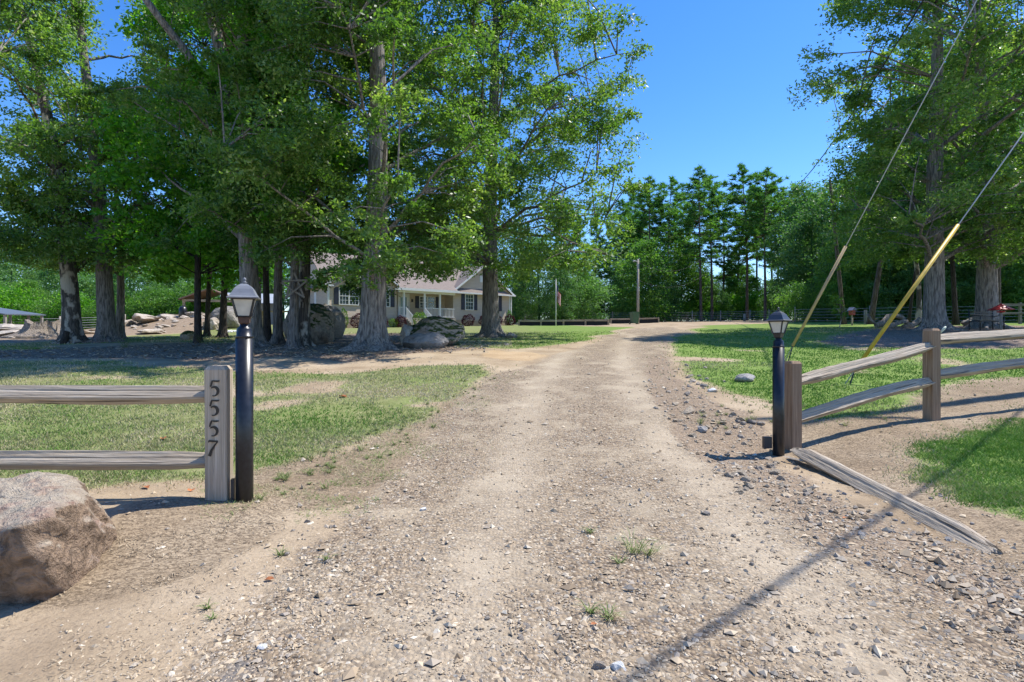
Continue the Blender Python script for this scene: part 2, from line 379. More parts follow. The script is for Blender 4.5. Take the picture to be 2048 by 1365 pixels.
def ground_material():
    m, t, b = newmat('earth')
    v = coords(t, 'World')
    def at(n): return N(t, 'ShaderNodeAttribute', attribute_name=n).outputs['Fac']
    n1 = noise(t, v, .9, 5, .6); n2 = noise(t, v, 7, 5, .65); n3 = noise(t, v, 38, 4, .7); n0 = noise(t, v, .18, 3)
    def edge(a, k=.5, w=.12):
        s = math_(t, 'ADD', a, math_(t, 'MULTIPLY', math_(t, 'SUBTRACT', n2, .5), k * 1.6))
        return ramp(t, s, [(.5 - w, 0.), (.5 + w, 1.)])
    sand = ramp(t, n1, [(.3, (.25, .185, .118)), (.5, (.365, .28, .185)), (.7, (.45, .36, .25))])
    sand = mixc(t, ramp(t, n3, [(.35, .55), (.5, 0.)]), sand, (.20, .15, .10))
    # debris: dark stringy litter over sand
    wv = coords(t, 'World', (14, 30, 14)); nw = noise(t, wv, 1.3, 5, .7, dist=2.2)
    deb = mixc(t, ramp(t, nw, [(.45, 0.), (.57, .9)]), sand, (.12, .088, .058))
    c = mixc(t, edge(at('debris')), sand, deb)
    # gravel
    vo = N(t, 'ShaderNodeTexVoronoi'); vo.inputs['Scale'].default_value = 46; t.links.new(v, vo.inputs['Vector']); vo.inputs['Randomness'].default_value = 1
    vo2 = N(t, 'ShaderNodeTexVoronoi'); vo2.inputs['Scale'].default_value = 19; t.links.new(v, vo2.inputs['Vector'])
    sep = N(t, 'ShaderNodeSeparateColor'); t.links.new(vo.outputs['Color'], sep.inputs[0])
    pc = ramp(t, sep.outputs[0], [(0, (.13, .10, .075)), (.2, (.29, .22, .145)), (.45, (.385, .295, .20)), (.7, (.30, .255, .20)), (.82, (.50, .42, .31)), (.95, (.21, .19, .17))], 'CONSTANT')
    gap = ramp(t, vo.outputs['Distance'], [(.25, 0.), (.75, .7)])
    pc = mixc(t, gap, pc, (.20, .15, .10))
    fine = ramp(t, n1, [(.28, (.32, .258, .178)), (.72, (.48, .40, .285))])
    fine = mixc(t, ramp(t, n3, [(.36, .5), (.52, 0.)]), fine, (.22, .17, .12))
    gmix = math_(t, 'MULTIPLY', ramp(t, noise(t, v, 1.7, 5, .65), [(.34, .3), (.52, 1.)]), math_(t, 'SUBTRACT', 1.0, math_(t, 'MULTIPLY', at('track'), .6)))
    gr = mixc(t, gmix, mixc(t, math_(t, 'MULTIPLY', at('track'), .55), fine, (.50, .42, .31)), pc)
    c = mixc(t, edge(at('drive')), c, gr)
    c = mixc(t, edge(at('rubble')), c, mixc(t, .5, pc, (.27, .20, .14)))
    c = mixc(t, math_(t, 'MULTIPLY', edge(at('orange')), .3), c, (.62, .42, .22))
    c = mixc(t, math_(t, 'MULTIPLY', edge(at('tar')), .8), c, mixc(t, n3, (.10, .10, .105), (.22, .21, .20)))
    c = mixc(t, edge(at('red')), c, ramp(t, n2, [(.3, (.19, .135, .09)), (.7, (.34, .265, .19))]))
    mul = ramp(t, noise(t, coords(t, 'World', (9, 16, 9)), 1.2, 6, .75, dist=1), [(.36, (.07, .05, .038)), (.50, (.19, .14, .105)), (.66, (.42, .345, .275))])
    c = mixc(t, edge(at('mulch')), c, mul)
    gc = ramp(t, n2, [(.3, (.10, .15, .035)), (.55, (.18, .25, .06)), (.75, (.30, .29, .13))])
    gc = mixc(t, ramp(t, n1, [(.35, 0.), (.7, .6)]), gc, (.16, .27, .045))
    gc = mixc(t, ramp(t, n3, [(.3, .6), (.5, 0.)]), gc, (.045, .05, .02))
    gd = ramp(t, n2, [(.3, (.14, .14, .055)), (.6, (.24, .23, .11)), (.75, (.36, .31, .19))])
    gc = mixc(t, math_(t, 'MULTIPLY', at('dry'), ramp(t, n1, [(.3, .95), (.75, .35)])), gc, gd)
    c = mixc(t, edge(at('grass'), .9, .2), c, gc)
    t.links.new(c, b.inputs['Base Color']); b.inputs['Roughness'].default_value = .95; b.inputs['Specular IOR Level'].default_value = .12
    hgt = math_(t, 'ADD', math_(t, 'MULTIPLY', n3, .5), math_(t, 'MULTIPLY', n2, .9))
    pb = math_(t, 'MULTIPLY', math_(t, 'MULTIPLY', math_(t, 'SUBTRACT', .6, vo.outputs['Distance']), at('drive')), gmix)
    hgt = math_(t, 'ADD', hgt, math_(t, 'MULTIPLY', pb, .8))
    pb2 = math_(t, 'MULTIPLY', math_(t, 'SUBTRACT', .6, vo2.outputs['Distance']), at('rubble'))
    hgt = math_(t, 'ADD', hgt, pb2)
    bump(t, b, hgt, .9, .022)
    return m
M_EARTH = ground_material()
fm_drive = AT['drive'][q].mean(1) > .5
fm_grass = (AT['grass'][q].mean(1) > .5) & ~fm_drive
def sub_sheet(name, sel):
    f = q[sel]; u, inv = np.unique(f, return_inverse=True)
    me = np_mesh(name, Vg[u], inv.reshape(-1, 4), {k: v[u] for k, v in AT.items()}, True)
    o = link(name, me, None, M_EARTH); o['kind'] = 'structure'; return o
sub_sheet('ground', ~fm_drive & ~fm_grass)
sub_sheet('driveway', fm_drive)
sub_sheet('lawn', fm_grass)

# ------------------------------------------------------------------ grass blades (nobody could count them)
def attr_mat(name, stops, rough=.7, trans=.25, spec=.25):
    m, t, b = newmat(name)
    a = N(t, 'ShaderNodeAttribute', attribute_name='rnd')
    c = ramp(t, a.outputs['Fac'], stops)
    t.links.new(c, b.inputs['Base Color']); b.inputs['Roughness'].default_value = rough; b.inputs['Specular IOR Level'].default_value = spec
    if trans:
        tr = N(t, 'ShaderNodeBsdfTranslucent'); t.links.new(c, tr.inputs['Color'])
        mx = N(t, 'ShaderNodeMixShader'); mx.inputs[0].default_value = trans
        t.links.new(b.outputs[0], mx.inputs[1]); t.links.new(tr.outputs[0], mx.inputs[2])
        t.links.new(mx.outputs[0], t.nodes['Material Output'].inputs['Surface'])
    return m
M_BLADE = attr_mat('grass_blade', [(0, (.07, .18, .02)), (.3, (.14, .28, .04)), (.55, (.23, .285, .10)), (.75, (.34, .33, .17)), (1, (.55, .46, .30))])
M_STRAW = attr_mat('dry_straw', [(0, (.13, .10, .07)), (.5, (.30, .23, .15)), (1, (.52, .43, .30))], trans=0)
def scatter(n, ymin, ymax, s0, s1, p=1.6):
    """points in a wedge of ground in front of the gate, denser near by"""
    u = rng.random(n); a = 1 - p
    y = (ymin ** a + u * (ymax ** a - ymin ** a)) ** (1 / a)
    x = y * (s0 + (s1 - s0) * rng.random(n))
    return x, y
def blades(name, x, y, h, wd, dry, mat, flat=.5):
    n = len(x); z = H(x, y) - .004
    th = rng.random(n) * 6.283; ph = rng.random(n) * 6.283
    ln = h * (.5 + rng.random(n))
    tx = np.cos(th) * ln * flat * (.4 + rng.random(n)); ty = np.sin(th) * ln * flat * (.4 + rng.random(n))
    wx = np.cos(ph) * wd; wy = np.sin(ph) * wd
    V = np.empty((n, 3, 3))
    V[:, 0] = np.stack([x - wx, y - wy, z], 1); V[:, 1] = np.stack([x + wx, y + wy, z], 1)
    V[:, 2] = np.stack([x + tx, y + ty, z + ln * (1.05 - flat * .7)], 1)
    r = np.clip(dry + rng.normal(0, .16, n), 0, 1)
    me = np_mesh(name, V.reshape(-1, 3), np.arange(3 * n).reshape(-1, 3), {'rnd': np.repeat(r, 3)})
    o = link(name, me, None, mat); return o
def grass_at(x, y):
    m = masks(x, y); return m['grass']
# left and far lawns
x, y = scatter(430000, 4.4, 30, -1.05, 1.1, 1.9)
sp = .16 * np.clip(y / 6, .6, 2); m0 = masks(x, y); k = grass_at(x + rng.normal(0, 1, len(x)) * sp, y + rng.normal(0, 1, len(x)) * sp) & ~(m0['drive'] & (rng.random(len(x)) < .6)); ink = m0['grass'][k]; x, y = x[k], y[k]
dens = fbm(x * 1.1 + 9, y * 1.1, 4); k = (dens + rng.random(len(x)) * .25 > .44); x, y = x[k], y[k]; ink = ink[k]
left = x < .0
dry = np.where(left, .66 + .26 * sstep(x / y, -.42, -.18), .27) + np.where(ink, 0, .3) + (fbm(x * .5, y * .5, 3) - .5) * 1.5
dry -= .45 * np.exp(-(((x + 2.6) / 2.2) ** 2 + ((y - 5.7) / .55) ** 2)) * left
o = blades('grass', x, y, .034 + .0012 * y, .0026 + .0007 * y, dry, M_BLADE)
tag(o, 'short mown lawn grass on both sides of the driveway, green and dry', 'grass', kind='stuff')
# near right patch
x, y = np.random.default_rng(4).random((2, 90000)); x = 3.2 + x * 4.5; y = 3.6 + y * 4.2
sp = .07; k = inside(Z_LAWN_N, *jit(x + rng.normal(0, sp, len(x)), y + rng.normal(0, sp, len(x)), .35)); x, y = x[k], y[k]
dry = .22 + (fbm(x * .9, y * .9, 3) - .5) * 1.3
o = blades('grass', x, y, .055, .0042, dry, M_BLADE, .7)
tag(o, 'bright green grass patch beside the road right of the fence', 'grass', kind='stuff')
# dry dead grass along the left shoulder
x, y = scatter(60000, 4.0, 12, -.55, .1, 1.5); k = inside(Z_VERGE, x + rng.normal(0, .3, len(x)), y + rng.normal(0, .3, len(x))) & (fbm(x * 2.3 + 4, y * 2.3, 4) > .50); x, y = x[k], y[k]
o = blades('dry_grass', x, y, .05, .003, .72 + (fbm(x * 1.5, y * 1.5, 3) - .5) * 1.2, M_BLADE, .8)
tag(o, 'thin dry grass on the left shoulder of the driveway', 'dry grass', kind='stuff')
# straw and twigs on the bare dirt
n = 75000; x, y = scatter(n, 2.2, 14, -1.0, 1.0, 2.1)
m_ = masks(x, y); pr = np.where(m_['debris'], .75, np.where(m_['mulch'], .6, np.where(m_['grass'], .18, np.where(m_['drive'], .015, .16))))
pr = pr * sstep(fbm(x * 2.2 + 1, y * 2.2, 4), .38, .6)
k = rng.random(n) < pr; x, y = x[k], y[k]; n = len(x); z = H(x, y) + .004
th = rng.random(n) * 6.283; ln = (.007 + .022 * rng.random(n) ** 2) * np.clip(y / 4, .6, 1.6); wd = .0012 + .0009 * rng.random(n)
dx, dy = np.cos(th) * ln, np.sin(th) * ln; wx, wy = -np.sin(th) * wd, np.cos(th) * wd
x2, y2 = x + dx, y + dy
V = np.stack([np.stack([x - dx - wx, y - dy - wy, z], 1), np.stack([x + dx - wx, y + dy - wy, z + .006], 1), np.stack([x + dx + wx, y + dy + wy, z + .006], 1), np.stack([x - dx + wx, y - dy + wy, z + .001], 1)], 1)
o = link('dead_straw', np_mesh('dead_straw', V.reshape(-1, 3), np.arange(4 * n).reshape(-1, 4), {'rnd': np.repeat(rng.random(n), 4)}), None, M_STRAW)
tag(o, 'dry straw, twigs and bark bits strewn over the bare dirt', 'dry litter', kind='stuff')
# leaf litter under the trees on the left
n = 26000; x, y = scatter(n, 9, 34, -1.0, .15, 1.2)
k = masks(x, y)['mulch'] & (y < 40); x, y = x[k], y[k]; n = len(x); z = H(x, y)
V = np.repeat(np.stack([x, y, z], 1), 3, 0).reshape(n, 3, 3) + rng.normal(0, .05, (n, 3, 3)) * np.array([1, 1, .35])
V[..., 2] = np.maximum(V[..., 2], z[:, None] - .01)
o = link('leaf_litter', np_mesh('leaf_litter', V.reshape(-1, 3), np.arange(3 * n).reshape(-1, 3), {'rnd': np.repeat(rng.random(n), 3)}), None, M_STRAW)
tag(o, 'brown leaf litter and twigs under the big trees on the left', 'leaf litter', kind='stuff')
# ------------------------------------------------------------------ gravel
M_GRAVEL = attr_mat('gravel_stone', [(0, (.19, .14, .09)), (.12, (.33, .25, .165)), (.4, (.46, .36, .24)), (.6, (.52, .42, .295)), (.76, (.31, .265, .215)), (.82, (.42, .355, .27)), (.93, (.51, .43, .32)), (1, (.66, .58, .45))], rough=.9, trans=0)
OCT = np.array([[1, 0, 0], [0, 1, 0], [-1, 0, 0], [0, -1, 0], [.25, .1, 1], [0, 0, -.6]], float)
OCF = np.array([[0, 1, 4], [1, 2, 4], [2, 3, 4], [3, 0, 4], [1, 0, 5], [2, 1, 5], [3, 2, 5], [0, 3, 5]])
def pebbles(name, x, y, s, lab, sink=.1):
    n = len(x); z = H(x, y) + s * sink
    V = OCT[None] * (1 + rng.normal(0, .16, (n, 6, 1))) + rng.normal(0, .16, (n, 6, 3))
    V = V * np.stack([s * (.8 + .6 * rng.random(n)), s * (.6 + .5 * rng.random(n)), s * (.35 + .5 * rng.random(n))], 1)[:, None]
    th = rng.random(n) * 6.283; c, sn = np.cos(th)[:, None], np.sin(th)[:, None]
    X = V[..., 0] * c - V[..., 1] * sn; Y = V[..., 0] * sn + V[..., 1] * c
    V = np.stack([X + x[:, None], Y + y[:, None], V[..., 2] + z[:, None]], -1)
    Fq = (OCF[None] + (np.arange(n) * 6)[:, None, None]).reshape(-1, 3)
    o = link(name, np_mesh(name, V.reshape(-1, 3), Fq, {'rnd': np.repeat(rng.random(n), 6)}), None, M_GRAVEL)
    return tag(o, lab, 'gravel', kind='stuff')
n = 95000; x, y = scatter(n, 1.9, 16, -.8, 1.0, 2.3)
m_ = masks(x + rng.normal(0, .22, n), y + rng.normal(0, .22, n)); cl = sstep(fbm(x * 1.5 + 7, y * 1.5 + 3, 4), .36, .62)
xc = np.interp(y, [1.5, 5, 9, 14, 18, 26], [.55, .75, 1.15, 1.9, 2.6, 4.6]); tr_ = np.exp(-((np.abs(x - xc) - .85) / .38) ** 2)
track = (.42 + .58 * cl) * (1 - .6 * tr_)
pr = np.where(m_['rubble'], .9, np.where(m_['drive'], track * .85, np.where(m_['grass'], 0, .05)))
k = rng.random(n) < pr; x, y = x[k], y[k]
s = .0030 + .0035 * rng.random(len(x)) + .014 * rng.random(len(x)) ** 12; s *= (.85 + .10 * y)
pebbles('gravel', x, y, s, 'small mixed gravel spread over the driveway')
n = 22000; x, y = scatter(n, 2.2, 26, -.5, 1.0, 1.35)
m_ = masks(x, y); pr = np.where(m_['rubble'], .9, np.where(m_['drive'], .045, np.where(m_['grass'], .0, .03)))
k = rng.random(n) < pr; x, y = x[k], y[k]; s = .007 + .024 * rng.random(len(x)) ** 4 + .0009 * y
pebbles('rubble', x, y, s, 'coarse broken stone rubble along the right edge of the driveway', .25)
# ------------------------------------------------------------------ rocks
ICO = {}
def ico(sub):
    if sub in ICO: return ICO[sub]
    import bmesh
    bm = bmesh.new(); bmesh.ops.create_icosphere(bm, subdivisions=sub, radius=1)
    bm.verts.ensure_lookup_table()
    V = np.array([v.co[:] for v in bm.verts]); Fc = np.array([[v.index for v in f.verts] for f in bm.faces]); bm.free()
    ICO[sub] = (V, Fc); return ICO[sub]
def rock_mesh(name, rx, ry, rz, seed, sub=3, planes=9, rough=.06, cut=.72):
    r = np.random.default_rng(seed); V, Fc = ico(sub); V = V.copy()
    for _ in range(planes):
        n = r.normal(size=3); n /= np.linalg.norm(n); d = cut + .22 * r.random()
        k = V @ n; e = k > d; V[e] -= (k[e] - d)[:, None] * n
    s = seed * 3.1
    f = fbm(V[:, 0] * 2 + s, V[:, 1] * 2 + V[:, 2] * 1.7 + s, 4) - .5
    g = fbm(V[:, 0] * 7 + s, V[:, 2] * 7 + V[:, 1] * 5 + s, 3) - .5
    V *= (1 + rough * 2.4 * f + rough * g)[:, None]
    V = V * np.array([rx, ry, rz])
    return np_mesh(name, V, Fc, None, False if sub < 5 else False)
def rock(name, x, y, rx, ry, rz, mat, lab, seed, zc=.3, rz_=0, sub=3, cat='rock', group=None, tilt=0, **k):
    o = link(name, rock_mesh(name, rx, ry, rz, seed, sub, **k), None, mat)
    o.location = (x, y, G(x, y) + rz * zc); o.rotation_euler = (tilt, tilt * .6, rz_)
    return tag(o, lab, cat, group)
M_RPINK = rockmat('pink_boulder', [(.23, .14, .10), (.30, .225, .165), (.39, .33, .25), (.29, .175, .13), (.43, .37, .285)], 2.6, dirt=(.22, .155, .105), bmp=1.0)  # its dirt brown also carries the painted shade of the sides
M_RMOSS = rockmat('mossy_boulder', [(.06, .055, .05), (.20, .175, .15), (.36, .31, .25)], 1.1, moss=(.035, .055, .012), bmp=.8)
M_RGREY = rockmat('grey_boulder', [(.09, .085, .08), (.21, .195, .18), (.34, .31, .28)], 1.3, bmp=.8)
M_RPALE = rockmat('pale_ledge', [(.17, .14, .11), (.32, .27, .22), (.52, .46, .39)], .9, bmp=.7)
M_RLOOSE = rockmat('loose_stone', [(.24, .185, .13), (.40, .325, .235), (.54, .46, .35)], 6, bmp=.6)
M_RWHITE = rockmat('white_stone', [(.50, .49, .47), (.62, .61, .58), (.75, .74, .71)], 6, bmp=.5)
M_RDARK = rockmat('blue_grey_stone', [(.20, .19, .18), (.29, .275, .26), (.38, .36, .335)], 7, bmp=.5)

# big foreground boulder: hand laid outline, faceted
def big_boulder():
    import bmesh
    c = W(20, 1095, 3.55)
    pts = [(-330, 1000, 3.5), (-300, 1190, 3.3), (-160, 1040, 3.7), (-60, 1005, 3.7), (28, 966, 3.65), (72, 945, 3.75), (140, 951, 3.85), (-60, 1085, 2.93), (40, 1050, 2.93), (104, 1022, 3.03), (152, 996, 3.2), (188, 990, 3.42),
           (242, 1055, 3.72), (238, 1082, 3.72), (200, 1128, 3.5), (97, 1214, 3.10), (40, 1222, 3.06), (-80, 1228, 3.04), (100, 1000, 4.35), (205, 1050, 4.15), (-200, 1060, 4.3)]
    bm = bmesh.new()
    for p in pts: bm.verts.new(W(*p) - c)
    for p in ((-200, 4.3), (200, 4.1), (60, 3.2), (-200, 3.2)): q_ = W(p[0], 900, p[1]) - c; q_.z = -c.z - .35; bm.verts.new(q_)
    bmesh.ops.convex_hull(bm, input=bm.verts[:]); bm.normal_update()
    PL = [(np.array(f.normal[:]), f.normal.dot(f.verts[0].co)) for f in bm.faces if f.calc_area() > 1e-5]; bm.free()
    PL = [(n if d > 0 else -n, abs(d)) for n, d in PL]
    V, Fc = ico(6); r = np.full(len(V), 9.)
    for n, d in PL:
        k = V @ n; e = k > 1e-4; r[e] = np.minimum(r[e], d / k[e])
    V = V * r[:, None]
    f = fbm(V[:, 0] * 3 + 9, V[:, 1] * 3 + V[:, 2] * 3.6, 5) - .5; g = fbm(V[:, 0] * 13, V[:, 2] * 13 + V[:, 1] * 11, 4) - .5
    rdg = np.abs(fbm(V[:, 0] * 5 + 3 + V[:, 2] * 2, V[:, 2] * 4 + V[:, 1] * 3, 4) - .5)
    stp = np.floor(fbm(V[:, 0] * 2.2 + 31, V[:, 2] * 4 + V[:, 1] * 2, 4) * 9) / 9 - .5
    V *= (1 + .13 * f + .075 * g + .16 * stp - .5 * np.clip(.05 - rdg, 0, 1))[:, None]
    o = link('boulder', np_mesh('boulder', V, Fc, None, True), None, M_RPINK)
    o.location = c
    tag(o, 'large pinkish tan boulder with sides browned by stain and painted shade in front of the left fence', 'boulder')
big_boulder()
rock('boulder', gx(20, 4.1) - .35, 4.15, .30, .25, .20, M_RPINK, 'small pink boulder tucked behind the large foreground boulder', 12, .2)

def pxrock(name, px, py, wpx, hpx, d, mat, lab, seed, **k):
    """a rock standing at photograph column px, of that apparent size, d metres away"""
    x = gx(px, d); rx = wpx / 2 / F * d; rz = hpx / F * d
    base = CAMH - (py - 682) / F * d
    o = link(name, rock_mesh(name, rx, k.pop('ry', rx * .75), rz * .62, seed, k.pop('sub', 4), planes=k.pop('planes', 11), cut=k.pop('cut', .68), rough=k.pop('rough', .12)), None, mat)
    g = G(x, d); o.location = (x, d, g + rz * .38); o.rotation_euler = (0, 0, k.pop('rot', 0)); return tag(o, lab, k.pop('cat', 'boulder'), k.pop('group', None))
pxrock('boulder', 868, 688, 128, 56, 20.5, M_RMOSS, 'dark mossy boulder between the two big oaks in front of the porch', 21, sub=5)
pxrock('boulder', 852, 690, 92, 32, 19.3, M_RGREY, 'grey boulder slab leaning on the front of the mossy boulder', 22, ry=.5)
pxrock('boulder', 815, 682, 30, 48, 20.2, M_RPALE, 'pale upright rock slab at the left end of the mossy boulder', 29, ry=.5)
pxrock('boulder', 622, 680, 96, 78, 23, M_RMOSS, 'large moss topped boulder with black streaks beside the twin trunks', 23, sub=5, ry=1.4, cut=.85)
pxrock('boulder', 655, 662, 70, 66, 27, M_RGREY, 'rounded purple grey boulder behind the moss topped one', 24, cut=.88)
pxrock('boulder', 378, 676, 34, 18, 27, M_RMOSS, 'small dark boulder on the grass left of the slender trunk', 25)
pxrock('boulder', 455, 646, 66, 42, 38, M_RGREY, 'rounded brown boulder on the rock pile near the pavilion', 26, cut=.88)
pxrock('boulder', 425, 648, 40, 24, 37, M_RPALE, 'pale boulder left of the rounded brown one on the pile', 27)
for i, (px, py, wx_, hx_, d, lab) in enumerate([
    (300, 660, 66, 12, 34, 'flat white ledge of rock in the grass below the pile'), (185, 661, 46, 9, 34, 'flat pale ledge behind the left pair of trunks'),
    (20, 668, 130, 26, 33, 'long pale grey rock ledge at the far left'), (15, 676, 90, 14, 31.5, 'reddish pale ledge in front of the long grey one'),
    (250, 646, 26, 14, 38, 'pinkish rock at the left foot of the pile'), (290, 650, 44, 18, 39, 'flat grey rock on the left of the pile'),
    (340, 640, 60, 12, 42, 'long flat slab along the top of the pile'), (400, 640, 50, 13, 42, 'second flat slab along the top of the pile')]):
    pxrock('rock_ledge', px, py, wx_, hx_, d, M_RPALE, lab, 40 + i, ry=1.3, rough=.25, cut=.5, planes=14, cat='rock', sub=4)
r_ = np.random.default_rng(8)
rk = [rock_mesh('stone', 1, .8, .62, 60 + i, 3, planes=13, cut=.48, rough=.16) for i in range(6)]
def small_stone(x, y, s, mat, lab, group, flat=1.0, name='stone', cat='stone'):
    me = rk[r_.integers(6)]
    key = (me.name, mat.name)
    if key not in SM:
        c = me.copy(); c.materials.append(mat); SM[key] = c
    o = bpy.data.objects.new(name, SM[key]); COL.objects.link(o)
    o.location = (x, y, G(x, y) + s * .18); o.scale = (s, s * (.7 + .5 * r_.random()), s * flat); o.rotation_euler = (r_.normal(0, .2), r_.normal(0, .2), r_.random() * 6.28)
    return tag(o, lab, cat, group)
SM = {}
# rock pile of the far left
for i in range(46):
    px = 255 + 220 * r_.random(); d = 36 + 6 * r_.random(); s = .16 + .32 * r_.random() ** 2
    small_stone(gx(px, d), d, s, M_RPALE, 'pale broken rock lying in the pile of stones before the pavilion', 'rocks in the far pile', .6, 'rock', 'rock')
for i in range(60):
    px = 453 + 47 * r_.random(); d = 35 + .9 * r_.random(); s = .10 + .08 * r_.random()
    small_stone(gx(px, d), d, s, M_RWHITE, 'white stone in the row under the rounded brown boulder', 'white edging stones')
for i in range(34):
    px = -20 + 160 * r_.random(); d = 29.5 + 2.5 * r_.random(); s = .10 + .2 * r_.random() ** 2
    small_stone(gx(px, d), d, s, M_RPALE, 'pale broken rock scattered round the stump at the far left', 'rocks round the stump', .5, 'rock', 'rock')
for i in range(26):
    px = 770 + 250 * r_.random(); x, y = P(px, 690 + 8 * r_.random()); s = .06 + .10 * r_.random() ** 2
    small_stone(x, y, s, M_RGREY, 'grey stone among the roots in front of the mossy boulder', 'stones by the mossy boulder', .6)
pxrock('rock', 1022, 672, 26, 11, 25, M_RGREY, 'low grey rock just right of the right hand oak roots', 31, cat='rock')
pxrock('rock', 1490, 747, 46, 15, 11.2, M_RDARK, 'flat dark rock sunk in the lawn left of the small lamp post', 33, cat='rock', sub=3)
# loose stones by the right edge, the ones one can pick out
def cluster(n, cx, cy, sx, sy, s0, s1, mat, lab, grp):
    for _ in range(n):
        x, y = P(cx + r_.normal(0, sx), cy + r_.normal(0, sy)); s = s0 + (s1 - s0) * r_.random() ** 2
        small_stone(x, y, s, mat, lab, grp, .9)
cluster(46, 1500, 935, 55, 26, .028, .075, M_RLOOSE, 'tan angular stone in the heap at the foot of the right lamp', 'stones heaped at the lamp')
cluster(26, 1385, 835, 50, 24, .03, .08, M_RLOOSE, 'tan broken stone on the driveway shoulder above the heap', 'stones on the shoulder')
cluster(10, 1505, 848, 22, 9, .04, .085, M_RPALE, 'pale broken stone in the small group left of the lamp post', 'stones by the lamp post')
cluster(26, 1385, 760, 30, 18, .04, .10, M_RPALE, 'whitish broken stone along the lawn edge of the driveway', 'stones at the lawn edge')
cluster(26, 1800, 1040, 110, 45, .015, .04, M_RDARK, 'blue grey stone on the dirt beside the fallen rail', 'stones beside the fallen rail')
cluster(30, 1600, 1010, 90, 40, .015, .045, M_RPALE, 'pale flat stone on the driveway right of centre', 'stones right of centre')
cluster(16, 640, 1085, 60, 30, .012, .035, M_RPALE, 'pale stone on the dirt left of the wheel track', 'stones left of the track')
cluster(14, 960, 1255, 70, 18, .012, .03, M_RPALE, 'pale stone in the row near the front of the driveway', 'stones near the front')
for px, py, s, lab, mt in [(1234,1340,.045,'square pale stone at the bottom of the picture by the cable shadow',M_RWHITE),(1198,1333,.04,'grey stone just left of the square pale one',M_RPALE),
        (1405,862,.11,'square grey stone on the shoulder of the driveway',M_RDARK),(1375,826,.12,'upright brown stone sticking out of the shoulder',M_RLOOSE),
        (1425,783,.13,'white flat stone at the edge of the lawn',M_RWHITE),(1550,948,.085,'largest tan stone in the heap at the lamp foot',M_RLOOSE),
        (1614,985,.06,'brown stone between heap and fallen rail',M_RLOOSE),(848,1020,.04,'white stone left of the wheel track',M_RWHITE),(1408,772,.10,'grey stone behind the white flat one',M_RGREY),
        (527,1300,.03,'small white stone near the dark wet patch',M_RWHITE)]:
    x, y = P(px, py); small_stone(x, y, s, mt, lab, None, .8)
M_DLEAF = simple('dead_leaf', (.42, .15, .05), .8, .3, 20)
def dead_leaf(px, py, s, lab):
    x, y = P(px, py); mb = MB(); z = G(x, y)
    a = r_.random() * 6.28; c, sn = math.cos(a), math.sin(a)
    pr = [(-1, 0, .02), (-.4, .5, .35), (.3, .6, .3), (1, .1, .1), (.4, -.5, .25), (-.3, -.45, .3)]
    vs = [(0, 0, .12)] + [(p[0], p[1], p[2] + .25 * r_.random()) for p in pr]
    mb.add([((u * c - v * sn) * s, (u * sn + v * c) * s, w_ * s) for u, v, w_ in vs], [(0, i + 1, (i + 1) % 6 + 1) for i in range(6)])
    o = mb.build('dead_leaf', M_DLEAF); o.location = (x, y, z + .004); tag(o, lab, 'leaf')
for px, py, s, lab in [(293,978,.05,'curled orange leaf on the dirt edge behind the large boulder'),(382,984,.05,'flat reddish leaf just left of the numbered post'),(326,880,.06,'orange leaf in the grass seen between the left rails'),
        (538,1162,.03,'small rust coloured leaf on the sand below the black lamp post'),(686,795,.09,'orange leaf on the dry lawn left of the driveway'),(1690,1038,.03,'orange leaf next to the fallen rail'),(1188,1254,.018,'tiny red leaf by the weeds at the front')]:
    dead_leaf(px, py, s, lab)
M_WEED = attr_mat('weed_blade', [(0, (.06, .12, .02)), (.5, (.18, .25, .07)), (1, (.42, .38, .22))])
def weed(px, py, h, n, lab, grp=None):
    x, y = P(px, py); z = G(x, y); th = r_.random(n) * 6.283; l = h * (.5 + r_.random(n)); wv = .0022
    V = np.empty((n, 5, 3)); bx_ = r_.normal(0, h * .12, (n, 2))
    for k_, (f, up, wf) in enumerate([(0, 0, 1), (0, 0, -1), (.45, .45, 1), (.45, .45, -1), (1, .5, 0)]):
        V[:, k_, 0] = bx_[:, 0] + np.cos(th) * l * f - np.sin(th) * wv * wf; V[:, k_, 1] = bx_[:, 1] + np.sin(th) * l * f + np.cos(th) * wv * wf; V[:, k_, 2] = l * up
    i0 = (np.arange(n) * 5)[:, None]
    Fq = np.concatenate([i0 + [0, 1, 3], i0 + [0, 3, 2], i0 + [2, 3, 4]])
    o = link('weed', np_mesh('weed', V.reshape(-1, 3), Fq, {'rnd': np.repeat(r_.random(n), 5)}), None, M_WEED); o.location = (x, y, z - .003)
    tag(o, lab, 'weed', grp)
for px, py, h, n, lab in [(1180,1066,.06,26,'small grass weed left of the tall weed on the driveway'),(1268,1106,.14,34,'tallest spiky grass weed in the middle of the driveway'),(1295,1108,.10,30,'grass weed directly right of the tallest one'),
        (1238,1126,.06,30,'low weed just below the tallest one'),(1180,1225,.07,30,'scraggly weed near the front of the driveway'),(1218,1238,.07,36,'weed beside the front scraggly one'),
        (655,1126,.05,26,'little green weed among stones left of the track'),(560,1110,.06,30,'dull weed on the dirt right of the black lamp post'),(415,1215,.05,24,'tiny weed on the sandy bank at lower left'),(425,1240,.04,20,'lowest tiny weed on the sandy bank'),
        (250,695,.5,60,'tall grass tuft in the bare patch before the left trunks'),(520,1000,.08,30,'green tuft at the foot of the black lamp post'),(1435,832,.07,24,'weed between stones on the shoulder')]:
    weed(px, py, h, n, lab)
for i in range(120):
    px = 540 + 460 * r_.random() ** .9; py = 975 - (px - 560) * .52 + r_.normal(0, 20)
    weed(px, max(735, py), .03 + .06 * r_.random() ** 2, 18 + int(22 * r_.random()), 'ragged grass tuft where the left lawn meets the driveway', 'tufts along the left edge of the driveway')
